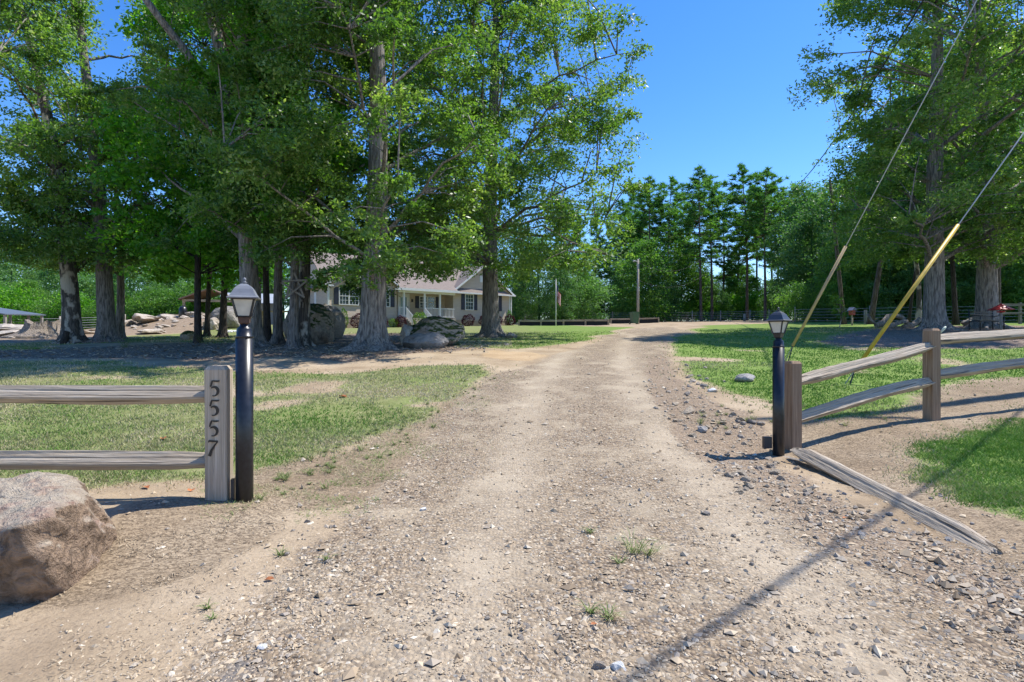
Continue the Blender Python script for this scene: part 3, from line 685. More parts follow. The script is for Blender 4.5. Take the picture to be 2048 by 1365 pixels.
for i in range(26):
    weed(1400 + 420 * r_.random(), 800 + 60 * r_.random(), .06 + .05 * r_.random(), 24, 'grass tuft in the thin lawn by the right fence', 'tufts by the right fence')

# ------------------------------------------------------------------ split rail fences
M_RAIL = woodmat('weathered_rail', (.25, .20, .145), (.66, .57, .45), 'X', warm=(.42, .33, .235))
M_POST = woodmat('weathered_post', (.30, .235, .165), (.66, .55, .42), 'Z', .8)
M_POSTB = woodmat('brown_post', (.17, .10, .06), (.46, .32, .21), 'Z', .8)
M_BLACK = simple('black_metal', (.012, .012, .014), .35, .3, 12)
def rail_obj(a, b, hgt, thk, m, parent, seed=1, name='rail', bow=0, ends=.45, groove=.030):
    """hewn rail from a to b (world): a split section with lengthwise cracks, tapered at both ends"""
    a, b = Vector(a), Vector(b); L = (b - a).length
    r = random.Random(seed); n = 34; mb = MB()
    base = [(-.5, -.10), (-.42, -.22), (.0, -.5), (.42, -.40), (.5, .12), (.30, .48), (.02, .5)]
    sec = []
    for q_ in range(7):
        (u0, v0), (u1, v1) = base[q_], base[(q_ + 1) % 7]; kk = max(1, round(math.hypot(u1 - u0, v1 - v0) / .11))
        for w_ in range(kk): sec.append((u0 + (u1 - u0) * w_ / kk, v0 + (v1 - v0) * w_ / kk))
    gr_ = [(r.random() ** 2.5) * groove * 2.6 if r.random() < .5 else 0 for _ in sec]; ph_ = [r.uniform(0, 6.3) for _ in sec]; fr = [r.uniform(1.5, 4) for _ in sec]
    knots = [(r.uniform(.1, .9), r.uniform(-.3, .3)) for _ in range(3)]
    vs = []
    for i in range(n):
        t = i / (n - 1); e = min(t, 1 - t) * L
        k = ends + (1 - ends) * min(1, e / .35) ** .7
        wv = 1 + .025 * math.sin(6 * t + seed) + .03 * math.sin(15 * t + 2 * seed)
        for kt, ks in knots: wv += .07 * math.exp(-((t - kt) * L / .06) ** 2)
        cy, cz = .004 * math.sin(5 * t + seed), -bow * 4 * t * (1 - t) + .004 * math.sin(9 * t + seed * 2)
        for q_, (u, v) in enumerate(sec):
            g_ = 1 - gr_[q_] * (hgt and .12 / hgt) * 4 * (.6 + .4 * math.sin(fr[q_] * t * 3 + ph_[q_]))
            vs.append((t * L + (r.uniform(-.02, .02) if i in (0, n - 1) else 0), u * thk * (.6 + .4 * k) * wv * g_ + cy + r.uniform(-.001, .001), v * hgt * k * wv * g_ + cz + r.uniform(-.001, .001)))
    s = len(sec); fs = [(i * s + j, i * s + (j + 1) % s, (i + 1) * s + (j + 1) % s, (i + 1) * s + j) for i in range(n - 1) for j in range(s)]
    fs += [list(range(s))[::-1], [(n - 1) * s + j for j in range(s)]]
    mb.add(vs, fs)
    o = mb.build(name, m)
    d = (b - a).normalized(); rot = d.to_track_quat('X', 'Z')
    o.rotation_euler = rot.to_euler(); o.location = a
    if parent:
        o.parent = parent; o.location = a - parent.location
    return o
def post_obj(loc, w_, d_, h, m, parent, rz=0, seed=1):
    r = random.Random(seed); mb = MB(); n = 12
    x, y, c = w_ / 2, d_ / 2, .022
    sec = [(-x + c * .4, -y), (x - c * .4, -y), (x, -y + c * .4), (x, y - c * .4), (x - c * .4, y), (-x + c * .4, y), (-x, y - c * .4), (-x, -y + c * .4)]
    vs = []
    for i in range(n + 1):
        z = -.25 + (h + .25 - .03) * i / n
        vs += [(px * (1 + r.uniform(-.012, .012)), py * (1 + r.uniform(-.012, .012)), z) for px, py in sec]
    vs += [(px * .74, py * .74, h) for px, py in sec]
    s = 8; fs = [(i * s + j, i * s + (j + 1) % s, (i + 1) * s + (j + 1) % s, (i + 1) * s + j) for i in range(n + 1) for j in range(s)]
    fs += [list(range(s))[::-1], [(n + 1) * s + j for j in range(s)]]
    mb.add(vs, fs); o = mb.build('post', m); o.rotation_euler = (0, 0, rz)
    o.location = Vector(loc) - (parent.location if parent else Vector())
    o.parent = parent; return o
pl = W(439, 1015, 4.42); FL = empty('split_rail_fence', (pl.x, pl.y, 0), 0, 'weathered two rail fence with house number post beside the large boulder', 'fence')
top = CAMH - (731 - 682) / F * 4.42
p0 = post_obj((pl.x, pl.y, 0), .165, .13, top, M_POST, FL, .06, 3)
p0.rotation_euler.x = .012
yb = 4.46
zt = CAMH - (789 - 682) / F * yb; zb = CAMH - (921 - 682) / F * yb
rail_obj((pl.x - 3.2, yb, zt - .004), (pl.x - .03, yb, zt), .150, .11, M_RAIL, FL, 2, ends=.82)
rail_obj((pl.x - 3.2, yb, zb - .03), (pl.x - .03, yb, zb), .150, .11, M_RAIL, FL, 5, ends=.72, bow=-.012)
post_obj((pl.x - 3.2, yb, G(pl.x - 3.2, yb)), .165, .13, 1.12, M_POST, FL, 0, 4)
rail_obj((pl.x - 6.3, yb, zt), (pl.x - 3.2, yb, zt), .14, .11, M_RAIL, FL, 12, ends=.8)
rail_obj((pl.x - 6.3, yb, zb), (pl.x - 3.2, yb, zb), .14, .11, M_RAIL, FL, 15, ends=.8)
# house number digits, on the front face of the post
def ribbon(mb, pts, wd, th=.006):
    wd *= 1.2
    n = len(pts); vs = []
    for i, (x, z, k) in enumerate(pts):
        x0, z0, _ = pts[max(0, i - 1)]; x1, z1, _ = pts[min(n - 1, i + 1)]
        l = math.hypot(x1 - x0, z1 - z0) or 1; nx_, nz_ = -(z1 - z0) / l, (x1 - x0) / l
        # calligraphic: the stroke is widest where it runs down
        for sx in (1, -1):
            for yy_ in (-th, .004): vs.append((x + nx_ * wd * k * sx, yy_, z + nz_ * wd * k * sx))
    fs = []
    for i in range(n - 1):
        a = i * 4; b = a + 4
        fs += [(a, b, b + 2, a + 2), (a + 1, a + 3, b + 3, b + 1), (a, a + 1, b + 1, b), (a + 2, b + 2, b + 3, a + 3)]
    fs += [(0, 2, 3, 1), ((n - 1) * 4, (n - 1) * 4 + 1, (n - 1) * 4 + 3, (n - 1) * 4 + 2)]
    mb.add(vs, fs)
def digit(kind, x, z, h):
    mb = MB()
    if kind == '5':
        ribbon(mb, [(-.14 * h, .46 * h, .5), (.02 * h, .46 * h, .75), (.16 * h, .47 * h, .9), (.27 * h, .50 * h, .5)], .050 * h)
        ribbon(mb, [(-.13 * h, .48 * h, .6), (-.17 * h, .30 * h, .75), (-.20 * h, .10 * h, .6)], .048 * h, .0055)
        bowl = []
        for i in range(15):
            a = math.radians(140 - i * 17.5); q_ = i / 14
            bowl.append((.03 * h + .23 * h * math.cos(a), -.16 * h + .27 * h * math.sin(a), .45 + .75 * math.sin(math.pi * min(1, q_ * 1.15))))
        ribbon(mb, bowl, .055 * h, .005)
    else:
        ribbon(mb, [(-.24 * h, .36 * h, .5), (-.22 * h, .46 * h, .8), (0, .45 * h, .9), (.27 * h, .48 * h, .7)], .050 * h)
        ribbon(mb, [(.27 * h, .47 * h, .5), (.12 * h, .2 * h, .7), (-.02 * h, -.1 * h, 1.0), (-.10 * h, -.45 * h, 1.25)], .055 * h, .0055)
    o = mb.build('digit', M_BLACK); o['label'] = 'black metal house number ' + kind
    o.parent = p0; o.location = (x, -.067, z); o.rotation_euler = (0, .12, 0)
for kch, px, py in (('5', 437, 777), ('5', 436, 816), ('5', 435, 857), ('7', 433, 897)):
    digit(kch, (px - 439.5) / F * 4.35 + .002, CAMH - (py - 682) / F * 4.35, .128)

A = Vector((gx(1585, 6.78), 6.78, 0)); B = Vector((gx(1863, 7.8), 7.8, 0)); C_ = Vector((8.55, 8.75, 0))
FR = empty('split_rail_fence', (A.x, A.y, 0), 0, 'brown two rail fence rising away on the right of the driveway', 'fence')
def zz(py, d): return CAMH - (py - 682) / F * d
q1 = post_obj((A.x, A.y, 0), .150, .150, zz(722, A.y), M_POSTB, FR, .30, 7)
q2 = post_obj((B.x, B.y, G(B.x, B.y)), .155, .150, zz(657, B.y) - G(B.x, B.y), M_POSTB, FR, .30, 9)
q3 = post_obj((C_.x, C_.y, G(C_.x, C_.y)), .155, .150, 1.2, M_POSTB, FR, .30, 11)
fd = Vector((-.39, .92, 0)) * .0
a1 = A + Vector((.02, .0, 0)); b1 = B + Vector((-.01, -.03, 0))
rail_obj((a1.x, a1.y, zz(760, a1.y) - .02), (b1.x, b1.y, zz(691, b1.y) + .0), .145, .12, M_RAIL, FR, 21, bow=.01, ends=.7)
rail_obj((a1.x, a1.y, zz(840, a1.y) - .0), (b1.x, b1.y, zz(762, b1.y) + .0), .150, .12, M_RAIL, FR, 23, bow=-.03, ends=.8)
rail_obj((B.x + .02, B.y + .01, zz(680, B.y)), (C_.x, C_.y, zz(661, C_.y)), .15, .12, M_RAIL, FR, 25, ends=.85)
rail_obj((B.x + .02, B.y + .01, zz(750, B.y)), (C_.x, C_.y, zz(714, C_.y)), .15, .12, M_RAIL, FR, 27, ends=.85)
mb = MB(); mb.tube([(0, 0, 0), (.02, -.01, .03), (.05, -.02, .07), (.075, -.02, .10)], [.012, .014, .02, .012], 6)
o = mb.build('rag_tie', simple('pale_tape', (.5, .55, .42), .6)); o.parent = FR; o.location = Vector((B.x + .09, B.y - .02, zz(668, B.y) - .0)) - FR.location
# fallen rail
f0 = W(1578, 905, 6.45); f1 = W(1990, 1108, 3.45)
o = rail_obj((f0.x + .05, f0.y, G(f0.x, f0.y) + .10), (f1.x, f1.y, G(f1.x, f1.y) + .0), .15, .135, M_RAIL, None, 31, 'fallen_rail', ends=.28, groove=.022)
tag(o, 'split grey fence rail fallen on the dirt at the foot of the brown post', 'fence rail')
mb = MB(); r3 = random.Random(4)
for k_ in range(3):
    pass
s0 = Vector((f0.x - .12, f0.y - .12, G(f0.x, f0.y) + .05)); s1 = Vector((f0.x + .12, f0.y - .95, G(f0.x + .1, f0.y - .9) + .045))
o = rail_obj(s0, s1, .03, .045, M_RAIL, None, 33, 'wood_sliver', ends=.2); tag(o, 'thin splinter of grey wood lying along the fallen rail', 'wood splinter')

# ------------------------------------------------------------------ gate lamps
M_LBLACK = simple('lamp_black', (.012, .013, .016), .34, .5, 30, spec=.5)
M_LGREY = simple('lamp_roof_paint', (.17, .18, .20), .55, .15, 14)
M_LPANE = simple('frosted_pane', (.50, .49, .42), .35, .12, 16, spec=.6)
M_RUST = simple('rusty_neck', (.07, .04, .028), .8, .4, 25)
M_PLASTIC = simple('outlet_plastic', (.03, .03, .035), .5)
def lamp(loc, h, rz, lab, roofm, side):
    t = empty('lamp_post', loc, rz, lab, 'lamp post', 'gate lamps')
    k = h - .455                                      # top of the wide pole
    MB().lathe([(.064, -.3), (.064, k)], 28).build('pole', M_LBLACK, t)
    MB().lathe([(.066, k - .012), (.0665, k - .002), (.0665, k + .003), (.058, k + .006), (.056, k + .055), (.048, k + .068), (.034, k + .078), (.031, k + .10)], 28).build('collar', M_LBLACK, t)
    b0 = k + .10
    lan = MB(); lan.lathe([(.03, b0 - .012), (.052, b0 + .004), (.060, b0 + .045), (.065, b0 + .052)], 4, off=.5, smooth=False)
    lt = lan.build('lantern_base', M_RUST if side < 0 else M_LBLACK, t)
    z0, z1 = b0 + .052, b0 + .188; r0, r1 = .046, .079          # half widths of the glass body
    for i in range(4):
        R_ = Matrix.Rotation(i * math.pi / 2, 4, 'Z')
        pn = MB(); vs = [R_ @ Vector(p) for p in ((-r0 + .008, -r0 + .004, z0), (r0 - .008, -r0 + .004, z0), (r1 - .008, -r1 + .004, z1), (-r1 + .008, -r1 + .004, z1),
                                               (-r0 + .008, -r0 + .008, z0), (r0 - .008, -r0 + .008, z0), (r1 - .008, -r1 + .008, z1), (-r1 + .008, -r1 + .008, z1))]
        pn.add(vs, [(0, 1, 2, 3), (5, 4, 7, 6), (0, 3, 7, 4), (1, 5, 6, 2), (3, 2, 6, 7), (0, 4, 5, 1)]); pn.build('pane', M_LPANE, t)
        br = MB(); br.tube([R_ @ Vector((-r0, -r0, z0 - .005)), R_ @ Vector((-r1, -r1, z1 + .004))], .0085, 4, smooth=False)
        br.build('corner_bar', M_LBLACK, t)
        rl = MB(); rl.tube([R_ @ Vector((-r0, -r0, z0)), R_ @ Vector((r0, -r0, z0))], .006, 4, smooth=False)
        rl.tube([R_ @ Vector((-r1, -r1, z1)), R_ @ Vector((r1, -r1, z1))], .007, 4, smooth=False); rl.build('frame_bar', M_LBLACK, t)
    rf = MB(); q2_ = math.sqrt(2)
    rf.lathe([(.076 * q2_, z1 + .000), (.109 * q2_, z1 + .002), (.111 * q2_, z1 + .010), (.094 * q2_, z1 + .020), (.080 * q2_, z1 + .045), (.078 * q2_, z1 + .050), (.066 * q2_, z1 + .075), (.046 * q2_, z1 + .100), (.022 * q2_, z1 + .116), (.012 * q2_, z1 + .119)], 4, off=.5, smooth=False)
    rf.build('lantern_roof', roofm, t)
    fb = z1 + .117; sc_ = (h - fb) / .075
    MB().lathe([(.011, fb), (.009, fb + .012 * sc_), (.020, fb + .014 * sc_), (.020, fb + .020 * sc_), (.008, fb + .027 * sc_), (.009, fb + .035 * sc_), (.014, fb + .05 * sc_), (.010, fb + .066 * sc_), (.003, fb + .075 * sc_)], 12).build('finial', roofm, t)
    return t
L1 = (gx(489, 4.4), 4.4, W(489, 1012, 4.4).z)
l1 = lamp(L1, W(0, 555, 4.4).z - L1[2], .30, 'black lamp post with pale grey lantern roof beside the numbered fence post', M_LGREY, -1)
mb = MB(); mb.box((-.012, -.03, 0), (.012, .03, .19)); o = mb.build('outlet_box', M_PLASTIC, l1); o.location = (-.085, .02, .02)
L2 = (gx(1557, 6.6), 6.6, W(1557, 914, 6.6).z)
l2 = lamp(L2, W(0, 614, 6.6).z - L2[2], .72, 'black lamp post with dark lantern beside the brown fence post on the right', simple('lamp_roof_dark', (.05, .055, .065), .4), 1)
mb = MB(); mb.box((-.045, -.03, 0), (.045, .03, .13)); o = mb.build('outlet_box', M_PLASTIC, l2); o.location = (-.07, .10, .10); o.rotation_euler = (0, 0, -.72)
# ------------------------------------------------------------------ house
M_SIDE, t_, b_ = newmat('lap_siding')
v_ = coords(t_, 'Object'); sx_ = N(t_, 'ShaderNodeSeparateXYZ'); t_.links.new(v_, sx_.inputs[0])
fr_ = math_(t_, 'FRACT', math_(t_, 'MULTIPLY', sx_.outputs[2], 1 / .125))
nn_ = noise(t_, coords(t_, 'Object', (.6, .6, 6)), 2, 3)
c_ = ramp(t_, nn_, [(.3, (.52, .42, .32)), (.7, (.60, .49, .385))])
c_ = mixc(t_, ramp(t_, fr_, [(.0, .75), (.10, .0)]), c_, (.14, .12, .10)); t_.links.new(c_, b_.inputs['Base Color']); b_.inputs['Roughness'].default_value = .7
bump(t_, b_, math_(t_, 'MULTIPLY', fr_, -1.0), .8, .02)
M_WHITE = simple('white_trim', (.72, .72, .70), .5, .05)
M_SHUT = simple('navy_shutter', (.025, .03, .055), .5, .2)
M_BRICK, t_, b_ = newmat('brick_foundation')
bt = N(t_, 'ShaderNodeTexBrick'); bt.inputs['Scale'].default_value = 4.5; bt.inputs['Color1'].default_value = (.36, .24, .16, 1); bt.inputs['Color2'].default_value = (.46, .34, .25, 1); bt.inputs['Mortar'].default_value = (.5, .46, .4, 1)
v_ = coords(t_, 'Object'); sp_ = N(t_, 'ShaderNodeSeparateXYZ'); t_.links.new(v_, sp_.inputs[0]); cb_ = N(t_, 'ShaderNodeCombineXYZ')
t_.links.new(math_(t_, 'ADD', sp_.outputs[0], sp_.outputs[1]), cb_.inputs[0]); t_.links.new(sp_.outputs[2], cb_.inputs[1]); t_.links.new(cb_.outputs[0], bt.inputs['Vector'])
t_.links.new(bt.outputs[0], b_.inputs['Base Color']); b_.inputs['Roughness'].default_value = .9
M_ROOF, t_, b_ = newmat('shingles')
v_ = coords(t_, 'Object', (6, 6, 14)); n_ = noise(t_, v_, 1.0, 5, .8); n2_ = noise(t_, coords(t_), .8, 3)
c_ = ramp(t_, n_, [(.3, (.15, .115, .095)), (.7, (.28, .225, .185))]); c_ = mixc(t_, math_(t_, 'MULTIPLY', n2_, .4), c_, (.22, .2, .19))
t_.links.new(c_, b_.inputs['Base Color']); b_.inputs['Roughness'].default_value = .95; bump(t_, b_, n_, .5, .02)
M_GLASS, t_, b_ = newmat('window_glass'); b_.inputs['Base Color'].default_value = (.03, .05, .055, 1); b_.inputs['Roughness'].default_value = .06; b_.inputs['Specular IOR Level'].default_value = .9
M_DOORG = simple('door_glass', (.18, .30, .32), .15, .2, 5, spec=.8)
M_DECK = simple('porch_boards', (.40, .35, .29), .8, .2, 5)
HO = Vector((-14.7, 45.5, 2.72)); HA = math.atan2(.587, .81)
HS = empty('house', HO, HA, 'beige ranch house with white trim, navy shutters and a front porch', 'house')
def hb(name, boxes, m, parent=HS):
    mb = MB()
    for lo, hi in boxes: mb.box(lo, hi)
    return mb.build(name, m, parent)
E = 3.25                    # eave height
hb('foundation', [((.02, .02, -1.2), (5.88, 9, .52)), ((5.88, 1.52, -1.2), (11.5, 9, .52)), ((11.5, .02, -1.2), (17.88, 9, .52))], M_BRICK)
hb('wall', [((0, 0, .52), (5.9, 9.0, E)), ((5.9, 1.5, .52), (11.48, 9.0, E)), ((11.48, 0, .52), (17.9, 9.0, E))], M_SIDE)
def gable(u0, u1, v, z0, pitch, name='gable_wall', inset=0):
    um = (u0 + u1) / 2; zp = z0 + (um - u0) * pitch
    mb = MB(); mb.prism([(u0 + inset, z0), (u1 - inset, z0), (um, zp - inset * pitch)], v, v + .12); mb.build(name, M_SIDE, HS); return um, zp
def gable_roof(u0, u1, v0, v1, z0, pitch, oh=.35):
    um = (u0 + u1) / 2; th = .09; zp = z0 + (um - u0) * pitch
    mb = MB()
    for sgn, ue in ((-1, u0 - oh), (1, u1 + oh)):
        ze = z0 - oh * pitch
        vs = [(ue, v0 - oh, ze), (um, v0 - oh, zp), (um, v1, zp), (ue, v1, ze)]
        vs += [(a, b, c + th) for a, b, c in vs]
        mb.add(vs, [(0, 1, 2, 3), (7, 6, 5, 4), (0, 4, 5, 1), (1, 5, 6, 2), (2, 6, 7, 3), (3, 7, 4, 0)])
    rf = mb.build('roof', M_ROOF, HS)
    for sgn, ue in ((-1, u0 - oh), (1, u1 + oh)):
        rk_ = MB(); ze = z0 - oh * pitch; y_ = v0 - oh
        rk_.add([(ue, y_ - .03, ze - .09), (um, y_ - .03, zp - .09), (um, y_ - .03, zp + .1), (ue, y_ - .03, ze + .1), (ue, y_ - .004, ze - .09), (um, y_ - .004, zp - .09), (um, y_ - .004, zp + .1), (ue, y_ - .004, ze + .1)],
                [(0, 1, 2, 3), (5, 4, 7, 6), (0, 4, 5, 1), (3, 2, 6, 7), (0, 3, 7, 4), (1, 5, 6, 2)])
        rk_.build('rake_board', M_WHITE, rf)
    return rf
PT = .76
gable(0, 6.0, .01, E, PT); gable_roof(0, 6.0, 0, 5.2, E, PT)
gable(11.48, 17.9, .01, E, PT); gable_roof(11.48, 17.9, 0, 5.2, E, PT)
gable(.55, 2.9, -.06, 2.95, .68, 'inner_gable')
rk_ = MB()
for (x0, z0, x1, z1) in ((.35, 2.85, 1.72, 3.82), (3.1, 2.85, 1.72, 3.82)):
    rk_.tube([(x0, -.16, z0), (x1, -.16, z1)], .055, 4, smooth=False)
rk_.build('gable_trim', M_SIDE, HS)
# side gable of the main body
mb = MB(); mb.add([(-.0, 0, E), (-.0, 9, E), (-.0, 4.5, E + 2.95), (.12, 0, E), (.12, 9, E), (.12, 4.5, E + 2.95)], [(0, 2, 1), (3, 4, 5), (0, 1, 4, 3), (1, 2, 5, 4), (2, 0, 3, 5)])
mb.build('side_gable', M_SIDE, HS); mb = MB()
mb.add([(17.78, 0, E), (17.78, 9, E), (17.78, 4.5, E + 2.95), (17.9, 0, E), (17.9, 9, E), (17.9, 4.5, E + 2.95)], [(0, 2, 1), (3, 4, 5), (0, 1, 4, 3), (1, 2, 5, 4), (2, 0, 3, 5)])
mb.build('side_gable', M_SIDE, HS)
mb = MB(); p_ = .66
for s_ in (0, 1):
    v0, z0 = (-.75, E - .05 - .2) if s_ == 0 else (9.5, E - .33)
    v1, z1 = 4.5, E + 2.97
    vs = [(-.3, v0, z0), (18.2, v0, z0), (18.2, v1, z1), (-.3, v1, z1)]
    if s_ == 0: vs = [(5.9, v0 , z0), (11.6, v0, z0), (11.6, v1, z1), (5.9, v1, z1)]
    vs += [(a, b, c + .1) for a, b, c in vs]
    mb.add(vs, [(0, 1, 2, 3), (7, 6, 5, 4), (0, 4, 5, 1), (1, 5, 6, 2), (2, 6, 7, 3), (3, 7, 4, 0)])
    if s_ == 0:
        for ua, ub in ((-.3, 5.9), (11.6, 18.2)):
            vs = [(ua, .1, E + .02), (ub, .1, E + .02), (ub, v1, z1), (ua, v1, z1)]; vs += [(a, b, c + .1) for a, b, c in vs]
            mb.add(vs, [(0, 1, 2, 3), (7, 6, 5, 4), (0, 4, 5, 1), (1, 5, 6, 2), (2, 6, 7, 3), (3, 7, 4, 0)])
mb.build('roof', M_ROOF, HS)
hb('fascia', [((5.6, -.80, E - .33), (11.7, -.76, E - .12))], M_WHITE)
hb('porch_beam', [((5.92, -.42, E - .50), (11.46, -.22, E - .24))], M_WHITE)
hb('porch_ceiling', [((5.92, -.7, E - .24), (11.46, 1.5, E - .20))], M_WHITE)
hb('corner_board', [((-.03, -.03, .5), (.10, .06, E))], M_WHITE); hb('corner_board', [((17.80, -.03, .5), (17.93, .06, E))], M_WHITE)
hb('gutter', [((11.3, -.46, E - .30), (18.3, -.36, E - .18))], M_WHITE); hb('gutter', [((-.38, -.46, E - .30), (.3, -.36, E - .18)), ((5.6, -.46, E - .3), (6.3, -.36, E - .18))], M_WHITE)
hb('downspout', [((17.95, -.14, -.2), (18.03, -.06, E - .2))], M_WHITE)
pent = MB()
pent.add([(11.7, -.40, E - .18), (17.7, -.40, E - .18), (17.2, -.02, E + .22), (12.2, -.02, E + .22), (11.7, -.02, E - .18), (17.7, -.02, E - .18)], [(0, 1, 2, 3), (0, 3, 4), (1, 5, 2), (0, 4, 5, 1), (4, 3, 2, 5)]); pent.build('pent_roof', M_ROOF, HS)
def window(u0, u1, z0, z1, v=0.0, lights=1, cols=3, rows=2, sh=(True, True), name='window'):
    """frame, sashes, glazing bars and panes; shutters beside it"""
    f = .07; mb = MB()
    mb.box((u0 - f, v - .07, z0 - f), (u1 + f, v - .012, z0)); mb.box((u0 - f, v - .07, z1), (u1 + f, v - .012, z1 + f))
    mb.box((u0 - f, v - .068, z0), (u0, v - .012, z1)); mb.box((u1, v - .068, z0), (u1 + f, v - .012, z1))
    o = mb.build(name, M_WHITE, HS); wl = (u1 - u0) / lights
    for i in range(lights):
        a, b_e = u0 + i * wl, u0 + (i + 1) * wl
        if lights > 1 and i: hb('mullion', [((a - .05, v - .066, z0), (a + .05, v - .012, z1))], M_WHITE, o)
        a2, b2 = a + (.05 if i else 0), b_e - (.05 if i < lights - 1 else 0); zm = (z0 + z1) / 2
        for (za, zb_) in ((z0, zm - .025), (zm + .025, z1)):
            hb('pane', [((a2 + .03, v - .030, za + .02), (b2 - .03, v - .022, zb_ - .02))], M_GLASS, o)
            bars = [((a2 + (b2 - a2) * k / cols - .012, v - .044, za), (a2 + (b2 - a2) * k / cols + .012, v - .032, zb_)) for k in range(1, cols)]
            bars += [((a2, v - .046, za + (zb_ - za) * k / rows - .012), (b2, v - .034, za + (zb_ - za) * k / rows + .012)) for k in range(1, rows)]
            hb('glazing_bar', bars, M_WHITE, o)
        hb('sash_rail', [((a2, v - .054, zm - .025), (b2, v - .020, zm + .025))], M_WHITE, o)
    for s_, on in ((-1, sh[0]), (1, sh[1])):
        if on:
            ua = u0 - f - .40 if s_ < 0 else u1 + f + .02
            so = hb('shutter', [((ua, v - .045, z0 - .05), (ua + .38, v - .005, z1 + .05))], M_SHUT)
            hb('louver', [((ua + .04, v - .058, z0 + (z1 - z0) * k / 14), (ua + .34, v - .040, z0 + (z1 - z0) * (k + .5) / 14)) for k in range(14)], M_SHUT, so)
window(.92, 2.47, 1.58, 2.90, 0, 2)
window(4.42, 5.22, 1.53, 2.88)
window(12.80, 13.62, 1.53, 2.90); window(15.62, 16.44, 1.53, 2.90)
window(8.85, 10.35, 1.62, 2.62, 1.5, 2, 3, 2)
gv = hb('attic_vent', [((14.4, -.03, 4.15), (14.98, .008, 4.75))], M_WHITE)
hb('side_window', [((-.03, 3.0, 1.4), (.0, 3.6, 2.7))], M_WHITE)
hb('side_window', [((-.03, 6.2, 1.4), (.0, 6.8, 2.7))], M_WHITE)
# door
d0, d1 = 6.75, 7.70
do = hb('door', [((d0, 1.44, .62), (d1, 1.488, 2.72))], M_WHITE)
hb('door_frame', [((d0 - .1, 1.42, .60), (d0 - .006, 1.49, 2.82)), ((d1 + .006, 1.42, .60), (d1 + .1, 1.49, 2.82)), ((d0 - .1, 1.418, 2.73), (d1 + .1, 1.49, 2.83))], M_WHITE, do)
hb('door_glass', [((d0 + .18, 1.43, .95), (d1 - .18, 1.436, 2.5))], M_DOORG, do)
hb('handle', [((d1 - .12, 1.39, 1.55), (d1 - .06, 1.437, 1.7))], M_BLACK, do)
hb('wall_lantern', [((8.0, 1.38, 2.1), (8.14, 1.49, 2.36))], M_BLACK)
hb('porch_floor', [((5.92, -.55, .45), (11.46, 1.5, .60))], M_DECK); hb('porch_skirt', [((5.95, -.50, -.8), (11.45, -.42, .45))], M_BRICK)
for u_ in (6.42, 8.40, 9.92): 
    hb('porch_post', [((u_ - .075, -.40, .60), (u_ + .075, -.25, E - .48))], M_WHITE)
for (ua, ub) in ((5.95, 6.35), (8.47, 9.85), (9.99, 11.42)):
    hb('railing', [((ua, -.35, 1.46), (ub, -.29, 1.52)), ((ua, -.35, .72), (ub, -.29, .77))], M_WHITE)
    nb = int((ub - ua) / .13)
    for k in range(nb):
        u_ = ua + (k + .5) * (ub - ua) / nb; hb('baluster', [((u_ - .018, -.338, .77), (u_ + .018, -.302, 1.46))], M_WHITE)
for k in range(4):
    hb('step', [((6.55, -.55 - .3 * (k + 1), -.9), (8.3, -.552 - .3 * k, .45 - .16 * k))], M_DECK)
for u_ in (6.52, 8.33):
    mb = MB(); mb.tube([(u_, -.5, 1.5), (u_, -1.75, .78)], .035, 4, smooth=False); mb.tube([(u_, -.5, .75), (u_, -1.75, .05)], .025, 4, smooth=False)
    mb.tube([(u_, -1.75, -.4), (u_, -1.75, .82)], .05, 4, smooth=False)
    sr = mb.build('stair_rail', M_WHITE, HS)
    for k in range(8):
        v__ = -.62 - k * .14; zt_ = 1.5 + (v__ + .5) * .576
        hb('baluster', [((u_ - .016, v__ - .016, zt_ - .72), (u_ + .016, v__ + .016, zt_))], M_WHITE, sr)
def hw(u, v):                       # house coordinates to world
    c, s = math.cos(HA), math.sin(HA); return HO.x + u * c - v * s, HO.y + u * s + v * c

# ------------------------------------------------------------------ leaves and trees
def leaf_arrays(C, L, Wd, droop=.25):
    n = len(C)
    d = rng.normal(size=(n, 3)); d[:, 2] = d[:, 2] * .7 - droop; d /= np.linalg.norm(d, axis=1)[:, None]
    u = rng.normal(size=(n, 3)) * np.array([.75, .75, 1.0]) + np.array([0, 0, .6])
    s = np.cross(d, u); s /= np.linalg.norm(s, axis=1)[:, None] + 1e-9
    L = np.asarray(L).reshape(-1, 1) * (.7 + .6 * rng.random((n, 1))); Wd = np.asarray(Wd).reshape(-1, 1) * (.8 + .4 * rng.random((n, 1)))
    V = np.stack([C - d * L * .5, C - d * L * .02 + s * Wd * .5, C + d * L * .5, C - d * L * .02 - s * Wd * .5], 1)
    return V.reshape(-1, 3)
class TreeGen:
    def __init__(s, seed): s.r = np.random.default_rng(seed); s.rr = random.Random(seed)
    def trunk_path(s, h, lean=(0, 0), wob=.25, n=14, curve=(0, 0)):
        pts = []; ph = s.r.random(4) * 6.28
        for i in range(n):
            t = i / (n - 1)
            pts.append(Vector((lean[0] * t * h + curve[0] * t * t * h + wob * t * math.sin(2.3 * t * 2 + ph[0]) , lean[1] * t * h + curve[1] * t * t * h + wob * t * math.sin(2 * t * 2.2 + ph[1]), t * h - .25 * (1 - t))))
        return pts
def point_on(path, z):
    for a, b in zip(path, path[1:]):
        if a.z <= z <= b.z: return a.lerp(b, (z - a.z) / max(1e-6, b.z - a.z))
    return path[-1].copy() if z > path[-1].z else path[0].copy()
def profile_oak(t): return max(.0, math.sin(math.pi * min(1, t * .80 + .17))) ** .55
def profile_cone(t): return max(.02, 1 - t) ** .8
